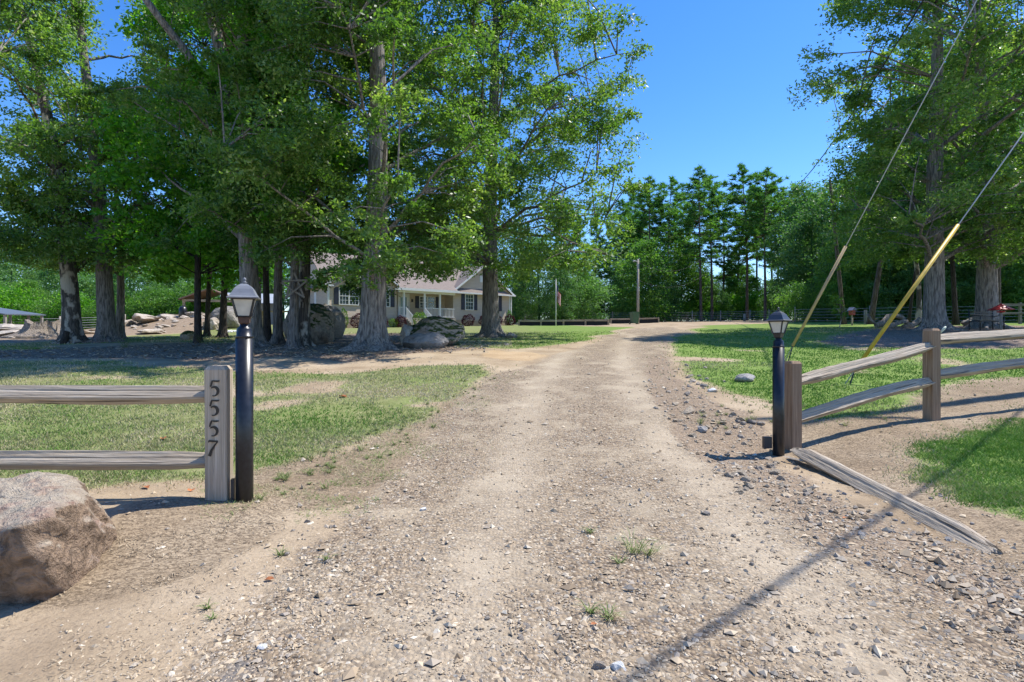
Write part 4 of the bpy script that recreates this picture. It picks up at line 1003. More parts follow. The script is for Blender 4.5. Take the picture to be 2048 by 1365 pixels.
def tree_meshes(seed, h, r0, zc, R, ncl, nleaf, leaf=(.15, .07), prof=profile_oak, nl=14, lean=(0, 0), wob=.3, curve=(0, 0), cs=.60, flat=.62, vis=None, flare=1.0, sectors=None, trunk_top=.92, minr=.25, extra=None, limb_r=.34, keep=None, lz=.72):
    g = TreeGen(seed); r = g.r
    # finer path near the roots
    th_ = h * trunk_top
    path = []
    zs_ = [-.3, 0, .08, .2, .4, .7, 1.1, 1.8] + [1.8 + (th_ - 1.8) * (i + 1) / 11 for i in range(11)]
    ph = r.random(4) * 6.28
    for z in zs_:
        t = max(0, z) / h
        path.append(Vector((lean[0] * z + curve[0] * t * t * h + wob * t * math.sin(4.6 * t + ph[0]), lean[1] * z + curve[1] * t * t * h + wob * t * math.sin(4.2 * t + ph[1]), z)))
    rad = [r0 * max(.06, (1 - .9 * max(0, z) / th_) ** .75) * (1 + flare * (.75 * math.exp(-max(0, z) / .16) + .28 * math.exp(-max(0, z) / .6))) for z in zs_]
    nlobe = g.rr.choice((5, 6, 7)); lp = r.random() * 6.28
    def fn(i, th):
        z = max(0, zs_[i]); k = math.exp(-z / .45)
        return 1 + flare * .26 * k * math.cos(nlobe * th + lp) + .10 * k * math.cos(3 * th + lp * 2) + .035 * math.sin(9 * th + z * 1.3 + lp) + .02 * math.sin(14 * th - z)
    tb = MB(); tb.tube(path, rad, 24 if r0 > .25 else 14, fn=fn, cap=False)
    # surface roots
    if flare > .5:
        for k in range(nlobe):
            a = -(lp - 2 * math.pi * k) / nlobe + g.rr.uniform(-.2, .2); q0 = r0 * 1.2
            pts = [(math.cos(a) * q0 * m, math.sin(a) * q0 * m, zz_ ) for m, zz_ in ((.6, .22), (1.25, .05), (1.9, -.02), (2.7, -.10))]
            tb.tube(pts, [r0 * .42, r0 * .30, r0 * .18, r0 * .06], 6)
    # cluster centres inside an uneven crown
    cl = []; tries = 0
    lob = [(r.random() * 6.28, r.random(), .5 + r.random()) for _ in range(7)]
    while len(cl) < ncl and tries < ncl * 30:
        tries += 1
        t = r.random(); a = r.random() * 6.28
        Rt = R * prof(t)
        f = 1
        for la, lt, lw in lob: f += .16 * math.exp(-((math.atan2(math.sin(a - la), math.cos(a - la)) / .6) ** 2 + ((t - lt) / .13) ** 2)) * lw
        f -= .18 * (math.sin(5 * a + 11 * t + seed) * .5 + .5) * (math.sin(17 * t + seed) * .5 + .5)
        if sectors: f *= sectors(a, t)
        rho = (minr + (1 - minr) * math.sqrt(r.random())) * Rt * f
        z = zc + (h - zc) * t - .12 * rho
        if z < zc * .8: continue
        c = point_on(path, z); p_ = Vector((c.x + math.cos(a) * rho, c.y + math.sin(a) * rho, z))
        if keep and not keep(p_): continue
        cl.append(p_)
    if extra: cl += [Vector(e) for e in extra]
    # limbs
    cand = sorted(range(len(cl)), key=lambda i: -((cl[i].x - point_on(path, cl[i].z).x) ** 2 + (cl[i].y - point_on(path, cl[i].z).y) ** 2) * (.4 + r.random()))
    samples = []; limbs = []
    for i in cand:
        if len(limbs) >= nl: break
        if any((cl[i] - cl[j]).length < R * .42 for j in limbs): continue
        limbs.append(i)
    for i in limbs:
        e = cl[i]; c = point_on(path, e.z); rho = math.hypot(e.x - c.x, e.y - c.y)
        zs0 = max(zc * lz, min(th_ * .93, e.z - rho * g.rr.uniform(.35, .8))); a0 = point_on(path, zs0)
        k_ = zs0 / th_; rr0 = max(.03, r0 * limb_r * (1 - .72 * k_) * g.rr.uniform(.75, 1.2))
        mid = a0.lerp(e, .5) + Vector((g.rr.uniform(-.1, .1) * rho, g.rr.uniform(-.1, .1) * rho, g.rr.uniform(.0, .22) * rho))
        pts = []
        for q_ in range(9):
            t = q_ / 8; p = a0 * (1 - t) ** 2 + mid * 2 * t * (1 - t) + e * t * t
            if 0 < q_ < 8: p = p + Vector((g.rr.uniform(-1, 1), g.rr.uniform(-1, 1), g.rr.uniform(-1, 1))) * rho * .022
            pts.append(p)
        tb.tube(pts, [rr0 * (1 - .85 * (q_ / 8)) + .006 for q_ in range(9)], 7, cap=False)
        samples += pts[2:]
    samples += [p for p in path if p.z > zc * .9]
    SA = np.array([s_[:] for s_ in samples])
    C = np.array([c[:] for c in cl])
    for c in cl:
        d = np.linalg.norm(SA - np.array(c[:]), axis=1) + np.maximum(0, SA[:, 2] - c.z) * .8
        a0 = Vector(samples[int(np.argmin(d))]); l = (a0 - c).length
        if l < .2: continue
        mid = a0.lerp(c, .55) + Vector((0, 0, .12 * l)); rr_ = min(.05, .012 + .008 * l)
        tb.tube([a0, mid, c], [rr_, rr_ * .7, rr_ * .3], 4, cap=False)
    # leaves in clumps: dense near, fewer and larger beyond what one sees
    n_each = r.poisson(nleaf / len(cl), len(cl)); size = np.ones(len(cl))
    if vis is not None:
        hid = np.array([not vis(c) for c in cl]); n_each[hid] = n_each[hid] // 4; size[hid] = 2.0
    idx = np.repeat(np.arange(len(cl)), n_each); n = len(idx)
    sc_ = cs * (.6 + .8 * r.random(len(cl)))[idx]
    off = r.normal(size=(n, 3)); nr = np.linalg.norm(off, axis=1)[:, None]; off = off / nr * np.minimum(nr, 1.9)
    # sprays: leaves gather along a few twigs of each clump
    tw = r.normal(size=(len(cl), 9, 3)); tw /= np.linalg.norm(tw, axis=2)[..., None]; ti = r.integers(0, 9, n); tt = r.random(n)[:, None] ** .7 * 1.55
    off = np.where((r.random(n) < .72)[:, None], tw[idx, ti] * tt + off * .17, off * .8)
    P_ = C[idx] + off * sc_[:, None] * np.array([1, 1, flat]); P_[:, 2] -= .10 * (off[:, 0] ** 2 + off[:, 1] ** 2) * sc_
    V = leaf_arrays(P_, leaf[0] * size[idx], leaf[1] * size[idx])
    base = r.random(len(cl))[idx]; rn = np.clip(.55 * base + .55 * r.random(n) - .05, 0, 1)
    cm = np_mesh('crown', V, np.arange(4 * n).reshape(-1, 4), {'rnd': np.repeat(rn, 4)})
    return tb.mesh('trunk'), cm
LF_OAK = leafmat('oak_leaf', (.06, .145, .032), (.20, .325, .085), (.40, .48, .21), .52, .42, .6)
LF_BRIGHT = leafmat('sweetgum_leaf', (.05, .18, .018), (.15, .37, .035), (.29, .47, .06), .5, .5)
LF_DARK = leafmat('woodland_leaf', (.05, .15, .032), (.145, .30, .055), (.25, .41, .085), .45, .55)
LF_GREY = leafmat('far_leaf', (.05, .15, .05), (.14, .29, .095), (.22, .37, .13), .4, .55)
LF_PINE = leafmat('pine_needle', (.045, .145, .04), (.135, .29, .065), (.20, .38, .09), .4, .6, .3)
BK_OAK = barkmat('oak_bark', (.095, .085, .078), (.39, .355, .32), 1.0)
BK_OAK2 = barkmat('grey_bark', (.08, .072, .066), (.32, .29, .26), 1.2)
BK_DARK = barkmat('dark_bark', (.028, .024, .022), (.10, .085, .075), 1.6)
BK_MOTT = barkmat('mottled_bark', (.05, .045, .04), (.16, .14, .12), 1.0, patch=(.48, .43, .36))
BK_PINE = barkmat('pine_bark', (.06, .045, .038), (.21, .165, .14), 1.0)
def tree_at(meshes, bark, leafm, x, y, rz, lab, name='tree', group=None, scale=1.0, z=None, cat='tree'):
    tm, cm = meshes
    if not tm.materials: tm.materials.append(bark)
    if not cm.materials: cm.materials.append(leafm)
    t = empty(name, (x, y, (G(x, y) if z is None else z) - .02), rz, lab, cat, group)
    if scale != 1: t.scale = (scale,) * 3
    link('trunk', tm, t); link('crown', cm, t); return t
def near_tree(px, d, seed, lab, bark, lf, h, r0, zc, R, ncl, nleaf, **k):
    x = gx(px, d); z = G(x, d)
    def vis(p):
        Y = d + p.y; return (z + p.z) < CAMH + .60 * Y + 1.2 and abs(x + p.x) < .9 * Y + 1.0 + .6
    def keep(p):
        Y_ = d + p.y; qx = 1024 + (x + p.x) / Y_ * F; qy = 682 - (z + p.z - CAMH) / Y_ * F
        if 165 < qx < 275 and qy < 175: return False          # the open sky between the left pair and the lamp post oak
        if qx < 40 and 130 < qy < 260: return False
        if (295 < qx < 345 and 330 < qy < 430) or (385 < qx < 430 and 50 < qy < 115): return False
        if px > 1024 and (qx < 1615 or (qx < 1650 and qy < 60) or (qx < 1675 and 212 < qy < 420)): return False
        return math.hypot(x + p.x - 9, d + p.y - 8) > 3
    ms = tree_meshes(seed, h, r0, zc, R, ncl, nleaf, vis=vis, keep=keep, **k)
    return tree_at(ms, bark, lf, x, d, 0, lab, k.get('name', 'oak_tree'))
def add_limb(tree, d, pts, r0, r1, m):
    o = Vector(tree.location); P_ = [W(px, py, d + dd) - o for px, py, dd in pts]; mb = MB(); n = len(P_)
    mb.tube(P_, [r0 + (r1 - r0) * i / (n - 1) for i in range(n)], 10, fn=lambda i, th: 1 + .08 * math.sin(3 * th + i)); mb.build('limb', m, tree)
NT = near_tree
# the left grove, left to right
NT(146, 25.8, 101, 'leaning tree with peeling mottled bark, leftmost of the left pair', BK_MOTT, LF_OAK, 19, .36, 3.7, 4.8, 200, 62000, lean=(-.05, 0), leaf=(.17, .08), curve=(-.12, 0), nl=11)
NT(214, 26.2, 102, 'straight grey oak of the left pair, right of the mottled trunk', BK_OAK2, LF_OAK, 21, .36, 3.8, 3.9, 180, 52000, leaf=(.17, .08), lean=(-.04, 0), curve=(-.05, 0), nl=11)
NT(238, 28.6, 103, 'slender tree standing close behind the straight grey oak', BK_OAK2, LF_OAK, 11.5, .20, 4.0, 3.4, 70, 17000, leaf=(.18, .09), nl=8, lean=(.02, 0))
NT(397, 24.0, 104, 'slender dark tree with straw round its foot', BK_DARK, LF_BRIGHT, 15, .145, 3.0, 3.2, 110, 30000, leaf=(.20, .12), nl=8, flare=.5, cs=.65)
NT(414, 29.5, 105, 'thin dark tree leaning right, between two other dark trunks', BK_DARK, LF_BRIGHT, 13, .13, 3.2, 3.0, 80, 18000, leaf=(.20, .12), nl=7, flare=.6, lean=(.05, 0))
NT(445, 28.3, 106, 'dark tree with flared foot just left of the black lamp post', BK_DARK, LF_BRIGHT, 16, .17, 3.2, 3.5, 100, 24000, leaf=(.20, .12), nl=8, flare=.8, lean=(.02, 0))
T7 = NT(505, 20.6, 107, 'thick grey oak with sweeping limbs directly behind the black lamp post', BK_OAK, LF_OAK, 20, .345, 4.0, 4.6, 150, 82000, minr=.12, leaf=(.135, .062), lean=(-.03, 0), nl=13, sectors=lambda a, t: 1.0, limb_r=.3)
add_limb(T7, 20.6, [(478, 330, 0), (455, 240, -.3), (410, 165, -.8), (365, 95, -1.2), (318, 35, -1.6), (262, -40, -2)], .20, .10, BK_OAK)
add_limb(T7, 20.6, [(470, 270, 0), (452, 160, .1), (432, 80, .2), (405, -30, .3)], .19, .12, BK_OAK)
add_limb(T7, 20.6, [(452, 170, .1), (446, 110, .2), (436, 40, .4), (428, -30, .5)], .15, .12, BK_OAK)
NT(517, 26.5, 108, 'slim grey tree right behind the thick oak of the lamp post', BK_OAK2, LF_BRIGHT, 12, .17, 4.2, 2.6, 60, 14000, leaf=(.19, .11), nl=7, flare=.7)
NT(535, 23.8, 109, 'slim dark tree between lamp post oak and twin trunks', BK_DARK, LF_BRIGHT, 11, .15, 4.2, 2.4, 50, 12000, leaf=(.19, .11), nl=7, flare=.7)
NT(556, 22.8, 110, 'grey tree standing just left of the twin trunks', BK_OAK2, LF_OAK, 12.5, .19, 4.2, 3.0, 60, 15000, leaf=(.17, .09), nl=8, flare=.9)
NT(586, 19.8, 111, 'front trunk of the twin trees carrying the wooden star', BK_OAK2, LF_OAK, 18, .165, 3.5, 3.7, 80, 34000, leaf=(.135, .068), nl=8, flare=.6)
NT(608, 20.3, 112, 'rear trunk of the twin trees, with pale patches at its foot', BK_MOTT, LF_BRIGHT, 17, .21, 4.4, 3.4, 70, 24000, leaf=(.17, .10), nl=8, flare=.8)
NT(745, 18.7, 113, 'big oak with flared roots in front of the house', BK_OAK, LF_OAK, 18, .42, 2.5, 4.9, 330, 165000, minr=.05, leaf=(.140, .062), nl=13, lean=(.012, 0), cs=.52, limb_r=.20, flat=.6)
NT(982, 26.0, 114, 'tall spreading oak nearest the driveway, left side', BK_OAK2, LF_OAK, 19.5, .38, 3.2, 6.8, 380, 128000, minr=.12, leaf=(.17, .072), nl=17, cs=.60, limb_r=.27, flat=.6, lz=1.5)
# right side
NT(1869, 26.8, 115, 'big grey oak on the right with flared foot on brown mulch', BK_OAK, LF_OAK, 22, .43, 3.9, 6.6, 320, 120000, minr=.15, leaf=(.17, .08), nl=14, cs=.62)
NT(1972, 28.6, 116, 'grey oak at the far right with an iron bench at its foot', BK_OAK, LF_OAK, 21, .46, 4.0, 6.6, 200, 62000, leaf=(.18, .09), nl=13)

# ---------- woods: a few kinds, copied tree by tree
def pine_meshes(seed, h, r0, zc, R, nb, tuft=34, shape=0):
    g = TreeGen(seed); r = g.r; tb = MB()
    path = g.trunk_path(h, (r.normal(0, .01), 0), .25, 12)
    tb.tube(path, [r0 * (1 - .88 * i / 11) for i in range(12)], 9, cap=False)
    C = []
    for i in range(nb):
        t = (i + r.random()) / nb; z = zc + (h - zc) * t; a = r.random() * 6.28
        if shape == 0: L = R * (.35 + .65 * math.sin(math.pi * min(1, t * .75 + .22))) * g.rr.uniform(.55, 1.1) * (1 if t < .8 else (1 - t) / .2 * .7 + .3)
        else: L = R * (1 - t) ** .75 * g.rr.uniform(.65, 1.1) + .25
        c = point_on(path, z); up = .10 + .35 * t
        e = Vector((c.x + math.cos(a) * L, c.y + math.sin(a) * L, z + L * up))
        mid = c.lerp(e, .5) + Vector((0, 0, -.06 * L))
        tb.tube([c, mid, e], [.05 * (1.2 - t), .035 * (1.2 - t), .012], 4, cap=False)
        k = max(2, int(L * 2.1))
        for j in range(k):
            f = .35 + .65 * (j + r.random()) / k
            p = c.lerp(e, f) + Vector((r.normal(0, .22 * L * .5), r.normal(0, .22 * L * .5), abs(r.normal(0, .14)) + .05))
            C.append(p[:])
    C = np.array(C); n = len(C) * tuft; idx = np.repeat(np.arange(len(C)), tuft)
    d = r.normal(size=(n, 3)); d[:, 2] = d[:, 2] * .55 + .35; d /= np.linalg.norm(d, axis=1)[:, None]
    s = np.cross(d, r.normal(size=(n, 3))); s /= np.linalg.norm(s, axis=1)[:, None]
    L = (.38 + .30 * r.random((n, 1))); c0 = C[idx] + d * .05
    V = np.stack([c0 - s * .065, c0 + s * .065, c0 + d * L], 1).reshape(-1, 3)
    rn = np.clip(.5 * r.random(len(C))[idx] + .5 * r.random(n), 0, 1)
    return tb.mesh('trunk'), np_mesh('crown', V, np.arange(3 * n).reshape(-1, 3), {'rnd': np.repeat(rn, 3)})
PINES = [pine_meshes(201, 22, .24, 8.5, 4.0, 78, 26), pine_meshes(202, 21, .22, 11.5, 3.6, 60, 28), pine_meshes(203, 23, .26, 7.5, 3.5, 90, 24), pine_meshes(204, 17, .20, 2.0, 2.7, 110, 20, 1)]
def wood_tree(seed, h, r0, zc, R, ncl, nleaf, leaf=(.30, .17), **k):
    return tree_meshes(seed, h, r0, zc, R, ncl, nleaf, leaf=leaf, nl=8, flare=.3, cs=1.15, minr=.3, **k)
BROAD = [wood_tree(301, 13, .2, 1.0, 4.2, 120, 17000), wood_tree(302, 16, .24, 1.6, 4.6, 130, 18000), wood_tree(303, 11, .16, .6, 3.8, 100, 15000), wood_tree(304, 18, .26, 4.5, 4.6, 120, 16000)]
UNDER = [wood_tree(305, 4.2, .06, .2, 2.6, 60, 8000, leaf=(.22, .13)), wood_tree(306, 6.0, .08, .3, 2.6, 60, 8000, leaf=(.22, .13))]
LEAFS = {'d': LF_DARK, 'b': LF_BRIGHT, 'g': LF_GREY}
BMAT = {}
def broad(i, kind, px, d, topy, lab, grp=None, name='woodland_tree', cat='tree', src=None):
    src_ = src or BROAD
    key = (id(src_), i, kind)
    if key not in BMAT:
        BMAT[key] = src_[i]
    x = gx(px, d); z = G(x, d); hh = CAMH - (topy - 682) / F * d - z
    h0 = {id(BROAD): (13, 16, 11, 18), id(UNDER): (4.2, 6.0)}[id(src_)][i]
    t = tree_at(BMAT[key], BK_DARK, LEAFS[kind], x, d, r_.random() * 6.28, lab, name, grp, hh / (h0 * 1.02), cat=cat)
    sl = t.children[1].material_slots[0]; sl.link = 'OBJECT'; sl.material = LEAFS[kind]; return t
def pine(i, px, d, topy, lab, grp=None, name='pine_tree'):
    x = gx(px, d); z = G(x, d); hh = CAMH - (topy - 682) / F * d - z
    t = tree_at(PINES[i], BK_PINE, LF_PINE, x, d, r_.random() * 6.28, lab, name, grp, hh / ((22, 21, 23, 17)[i] * 1.01)); return t
for i, px, d, top_, lab in [
    (3, 1192, 84, 428, 'narrow dark pine standing alone against the sky left of the gap'), (3, 1158, 78, 440, 'pine just left of the narrow lone pine'), (0, 1125, 74, 400, 'pine rising behind the oak nearest the driveway'),
    (2, 1240, 84, 402, 'pine at the left edge of the tall pine row, right of the gap'), (2, 1262, 88, 388, 'pine second from the left in the tall pine row'), (0, 1302, 80, 360, 'tall pine between the utility pole and the twin tall pines'),
    (1, 1336, 82, 357, 'tall pine with bare lower trunk left of the tallest one'), (2, 1362, 90, 392, 'pine filling the row behind the tallest pine'), (0, 1402, 72, 340, 'tallest pine with bare trunk in the middle of the row'),
    (1, 1424, 76, 352, 'pine leaning on the right side of the tallest pine'), (2, 1446, 84, 386, 'shorter pine right of the two tallest'), (0, 1494, 76, 330, 'tall slim pine with open crown above the small lamp post'),
    (1, 1530, 70, 338, 'pine with the slightly forked trunk right of the open crowned one'), (1, 1514, 86, 372, 'pine behind the forked pine'), (0, 1556, 80, 380, 'pine where the overhead wire meets the woods'),
    (0, 1282, 96, 385, 'pine behind the utility pole, left of the bare trunked one'), (0, 1545, 96, 372, 'pine behind the forked pine on its right'),
    (2, 1220, 92, 448, 'low dark pine filling the left foot of the row'), (3, 1475, 88, 430, 'small pine in the gap between tall trunks'), (2, 1590, 84, 372, 'pine at the right end of the row')]:
    pine(i, px, d, top_, lab, 'tall pines behind the far fence')
for i, k, px, d, top_, lab in [
    (1, 'g', 1078, 66, 470, 'round pale green tree right behind the house corner'), (1, 'b', 1120, 62, 508, 'leafy tree behind the flagpole'), (2, 'g', 1160, 66, 505, 'broad pale tree right of the flagpole'),
    (0, 'd', 1186, 80, 556, 'low leafy tree under the narrow lone pine'), (1, 'd', 1245, 74, 520, 'dark leafy tree left of the utility pole'), (0, 'b', 1292, 70, 480, 'bright leafy tree with rounded top behind the utility pole'),
    (2, 'd', 1330, 74, 560, 'dark leafy tree under the tall pines'), (0, 'g', 1375, 80, 500, 'greyish leafy tree between pine trunks'), (2, 'd', 1430, 80, 560, 'dark tree under the two tallest pines'),
    (0, 'b', 1465, 86, 560, 'bright small tree in the gap of the pine row'), (2, 'b', 1555, 72, 560, 'bright green small tree above the lamp post'), (0, 'g', 1540, 90, 560, 'greyish low tree far behind the lamp post'),
    (3, 'g', 1612, 66, 362, 'tall leafy tree where the wire meets the woods'), (3, 'd', 1680, 56, 352, 'tall dark tree left of the right hand oak'), (1, 'd', 1625, 56, 420, 'layered dark tree above the thin tan guy wire guard'),
    (3, 'd', 1735, 50, 335, 'tall dark tree seen behind both guy wires'), (0, 'd', 1690, 46, 470, 'shrubby dark tree behind the birdhouse'), (3, 'd', 1815, 46, 215, 'tall dark tree directly left behind the right hand oak'),
    (1, 'd', 1780, 44, 440, 'dark tree at the wood edge behind the driftwood'), (3, 'd', 1900, 44, 80, 'tall tree between the two right hand oaks'), (1, 'd', 1880, 42, 420, 'dark tree at the wood edge between the two right oaks'),
    (3, 'g', 2010, 46, 60, 'tall tree behind the bench oak'), (1, 'd', 1990, 40, 430, 'dark tree at the wood edge behind the red feeder'), (0, 'd', 2090, 38, 400, 'dark tree at the right border of the view'),
    (1, 'd', 1405, 86, 545, 'leafy tree low in the row left of the tallest pine trunk'), (0, 'b', 1505, 82, 555, 'bright leafy tree low behind the open crowned pine'), (1, 'g', 1268, 88, 455, 'pale tree behind the dark tree at the pole'),
    (0, 'd', 1350, 86, 470, 'dark rounded tree low between the pine trunks'), (1, 'b', 1448, 92, 545, 'sunlit tree seen in the gap right of the tallest pine'),
    (1, 'g', 20, 78, 482, 'far rounded tree at the far left skyline'), (0, 'b', 60, 52, 560, 'yellowish green tree behind the shed roof'), (1, 'd', 120, 56, 505, 'dark tree behind the mottled trunk'),
    (2, 'g', 180, 54, 540, 'greyish tree behind the left pair of trunks'), (1, 'd', 262, 50, 500, 'dark rounded tree right of the left pair'), (2, 'g', 320, 52, 530, 'grey green rounded tree behind the rock pile'),
    (1, 'g', 365, 56, 470, 'tall grey green tree behind the rock pile'), (2, 'g', -60, 50, 520, 'tree beyond the left border of the view'), (1, 'd', 430, 62, 480, 'dark tree behind the pavilion'),
    (2, 'b', 395, 60, 560, 'bright tree beside the pavilion roof'), (1, 'd', 490, 66, 470, 'dark tree behind the grey shed'), (3, 'd', 560, 70, 380, 'tall dark tree behind the twin trunks'),
    (3, 'd', 640, 78, 400, 'tall dark tree left behind the house'), (3, 'g', 740, 80, 400, 'tall tree behind the middle of the house'), (3, 'd', 850, 80, 400, 'tall dark tree behind the porch roof'),
    (3, 'g', 950, 78, 410, 'tall tree behind the right gable'), (1, 'd', 1030, 76, 450, 'dark tree touching the right house corner'), (1, 'd', 1045, 70, 520, 'low dark tree right of the downspout')]:
    broad(i, k, px, d, top_, lab, 'trees along the wood edge')
# fill behind, one dense belt
for i in range(34):
    px = -260 + i * 76 + r_.normal(0, 12); d = 92 + 12 * r_.random()
    if 1198 < px < 1216: px += 40
    broad(r_.integers(4), 'dg'[i % 2], px, d, r_.uniform(520, 565) if px > 1000 else r_.uniform(470, 520), 'leafy tree filling the woods behind the first row', 'trees deep in the woods')
for i in range(20):
    px = 1640 + i * 26; d = 60 + 10 * r_.random()
    broad(3 if i % 2 else 1, 'd', px, d, float(np.interp(px, [1640, 1720, 1800, 1900, 2000], [400, 350, 260, 160, 90])) + r_.uniform(-25, 60), 'leafy tree deep in the dark woods on the right', 'trees deep in the right woods')
for i in range(26):
    px = 1030 + i * 22 + r_.normal(0, 5); d = 78 + 5 * r_.random()
    broad(r_.integers(2), 'dbdg'[i % 4], px, d, r_.uniform(585, 615), 'leafy bush at the foot of the pine row', 'bushes under the pines', 'bush', 'bush', UNDER)
for i in range(18):
    px = 1590 + i * 30 + r_.normal(0, 6); d = 47 + 3 * r_.random() - i * .35
    broad(r_.integers(2), 'ddb'[i % 3], px, d, r_.uniform(555, 600), 'leafy bush at the dark wood edge on the right', 'bushes at the right wood edge', 'bush', 'bush', UNDER)
for i in range(20):
    px = -40 + i * 26 + r_.normal(0, 6); d = 46 + 4 * r_.random()
    broad(r_.integers(2), 'ddg'[i % 3], px, d, r_.uniform(560, 628), 'leafy bush along the edge of the left woods', 'bushes at the left wood edge', 'bush', 'bush', UNDER)
def stick(px, d, topx, topy, wpx, m, lab, name='bare_trunk', bend=0):
    x = gx(px, d); z = G(x, d); e = W(topx, topy, d); mb = MB(); a = Vector((x, d, z - .1)); r0 = wpx / 2 / F * d
    pts = [a.lerp(e, t) + Vector((bend * math.sin(t * 7), 0, 0)) for t in [i / 9 for i in range(10)]]
    mb.tube([p - a for p in pts], [r0 * (1.5 if i == 0 else 1 - .05 * i) for i in range(10)], 8)
    o = mb.build(name, m); o.location = a; tag(o, lab, 'tree trunk')
stick(1688, 37, 1660, 360, 9, BK_PINE, 'bare trunk at the wood edge left of the birdhouse')
stick(1740, 36, 1788, 360, 11, BK_PINE, 'reddish bare trunk leaning right behind the yellow guard')
stick(1836, 33, 1827, 360, 10, BK_MOTT, 'crooked pale trunk just left of the big right oak', bend=.12)
stick(1816, 34, 1854, 360, 6, BK_DARK, 'thin dark trunk leaning behind the driftwood')
stick(1912, 33, 1896, 360, 10, BK_DARK, 'dark slender trunk between the two right oaks')
stick(1998, 34, 1998, 360, 7, BK_PINE, 'thin trunk behind the red feeder')

# ------------------------------------------------------------------ shrubs at the house
def shrub_mesh(seed, n, ball=True, leaf=(.07, .05)):
    r = np.random.default_rng(seed); d = r.normal(size=(n, 3)); d /= np.linalg.norm(d, axis=1)[:, None]
    R = (.80 + .2 * r.random(n)) * (1 + .12 * np.sin(d[:, 0] * 6 + seed) * np.sin(d[:, 2] * 5))
    return np_mesh('foliage', leaf_arrays(d * R[:, None], leaf[0], leaf[1], 0) , np.arange(4 * n).reshape(-1, 4), {'rnd': np.repeat(r.random(n), 4)})
LF_PURP = leafmat('purple_leaf', (.028, .007, .016), (.07, .018, .036), (.12, .04, .06), .2, .8, .1)
LF_LIME = leafmat('lime_leaf', (.05, .12, .01), (.12, .24, .02), (.2, .32, .04), .35, .5)
def shrub(u, v, rx, rz_, lf, lab, seed, grp=None):
    x, y = hw(u, v); t = empty('shrub', (x, y, G(x, y)), 0, lab, 'shrub', grp)
    me = shrub_mesh(seed, 1500, leaf=(.13, .10)); me.materials.append(lf); o = link('foliage', me, t); o.scale = (rx, rx, rz_); o.location = (0, 0, rz_ * .92)
    MB().tube([(0, 0, -.1), (0, 0, rz_ * .8)], [.05, .03], 6).build('stem', BK_DARK, t)
for i, (u, v, rx, rz_, lf, lab) in enumerate([(2.0, -1.2, .62, .62, LF_PURP, 'purple round shrub under the double window'), (4.0, -1.2, .55, .58, LF_PURP, 'purple round shrub left of the big oak trunk'), (5.65, -1.4, .5, .52, LF_PURP, 'purple shrub left of the porch steps'),
        (5.1, -1.1, .4, .4, LF_LIME, 'low yellow green shrub peeping past the oak trunk'), (6.95, -2.3, .62, .68, LF_LIME, 'bright green round shrub before the porch steps'), (12.3, -1.3, .62, .58, LF_PURP, 'purple shrub right of the mossy boulder, under the right gable'),
        (14.2, -1.2, .62, .56, LF_PURP, 'purple shrub partly behind the spreading oak trunk'), (17.0, -1.2, .56, .56, LF_PURP, 'purple round shrub nearest the right house corner'), (1.0, -.8, .35, .85, LF_LIME, 'upright green shrub left of the purple ones'), (17.4, -.6, .26, .8, LF_DARK, 'narrow upright evergreen at the right house corner'), (15.6, -1.2, .5, .5, LF_PURP, 'purple shrub right behind the spreading oak trunk'), (9.0, -1.6, .5, .5, LF_PURP, 'purple shrub under the porch railing')]):
    shrub(u, v, rx, rz_, lf, lab, 400 + i)
# ------------------------------------------------------------------ wooden star on the twin trunk
M_GWOOD = woodmat('grey_slat', (.15, .13, .11), (.36, .32, .27), 'X')
M_TIMBER = woodmat('tan_timber', (.30, .24, .16), (.56, .47, .34), 'X')
sc0 = W(589, 571, 19.45); st = empty('wooden_star', sc0, 0, 'large five pointed star of grey wood slats nailed to the twin trunk', 'star decoration')
pt5 = [(math.cos(math.radians(90 + 72 * k + 3)) * .50, math.sin(math.radians(90 + 72 * k + 3)) * .50) for k in range(5)]
for k in range(5):
    a, b = pt5[k], pt5[(k + 2) % 5]; dx, dz = b[0] - a[0], b[1] - a[1]; L = math.hypot(dx, dz); mb = MB()
    mb.box((-L / 2 - .04, -.012, -.032), (L / 2 + .04, .012, .032)); o = mb.build('slat', M_GWOOD, st)
    o.location = ((a[0] + b[0]) / 2, -.026 * (k % 3), (a[1] + b[1]) / 2); o.rotation_euler = (0, -math.atan2(dz, dx), 0)
# ------------------------------------------------------------------ low timber framed wall with black cloth
M_CLOTH = simple('black_cloth', (.012, .013, .016), .8, .3)
def low_fence(pts, hgt, lab):
    root = Vector((*pts[0], G(*pts[0]))); t = empty('low_fence', root, 0, lab, 'low fence', 'low fences at the end of the driveway')
    for (a, b) in zip(pts, pts[1:]):
        A_ = Vector((*a, G(*a))) - root; B_ = Vector((*b, G(*b))) - root; L = (B_ - A_).length; ang = math.atan2(B_.y - A_.y, B_.x - A_.x); tl = -math.atan2(B_.z - A_.z, math.hypot(B_.x - A_.x, B_.y - A_.y))
        mb = MB(); mb.box((.05, -.05, hgt - .16), (L - .05, 0, hgt)); o = mb.build('board', M_TIMBER, t); o.location = A_; o.rotation_euler = (0, tl, ang)
        mb = MB(); mb.box((.05, .003, -.3), (L - .05, .02, hgt - .04)); o = mb.build('cloth', M_CLOTH, t); o.location = A_; o.rotation_euler = (0, tl, ang)
    for a in pts:
        A_ = Vector((*a, G(*a))) - root; mb = MB(); mb.box((-.07, -.08, -.3), (.07, .08, hgt + .02)); o = mb.build('post', M_TIMBER, t); o.location = A_
D_ = 48
low_fence([(gx(p_, d_), d_) for p_, d_ in ((1038, 50), (1082, 49), (1127, 48), (1171, 47), (1217, 46))], .50, 'low timber edged wall with black cloth left of the driveway end')
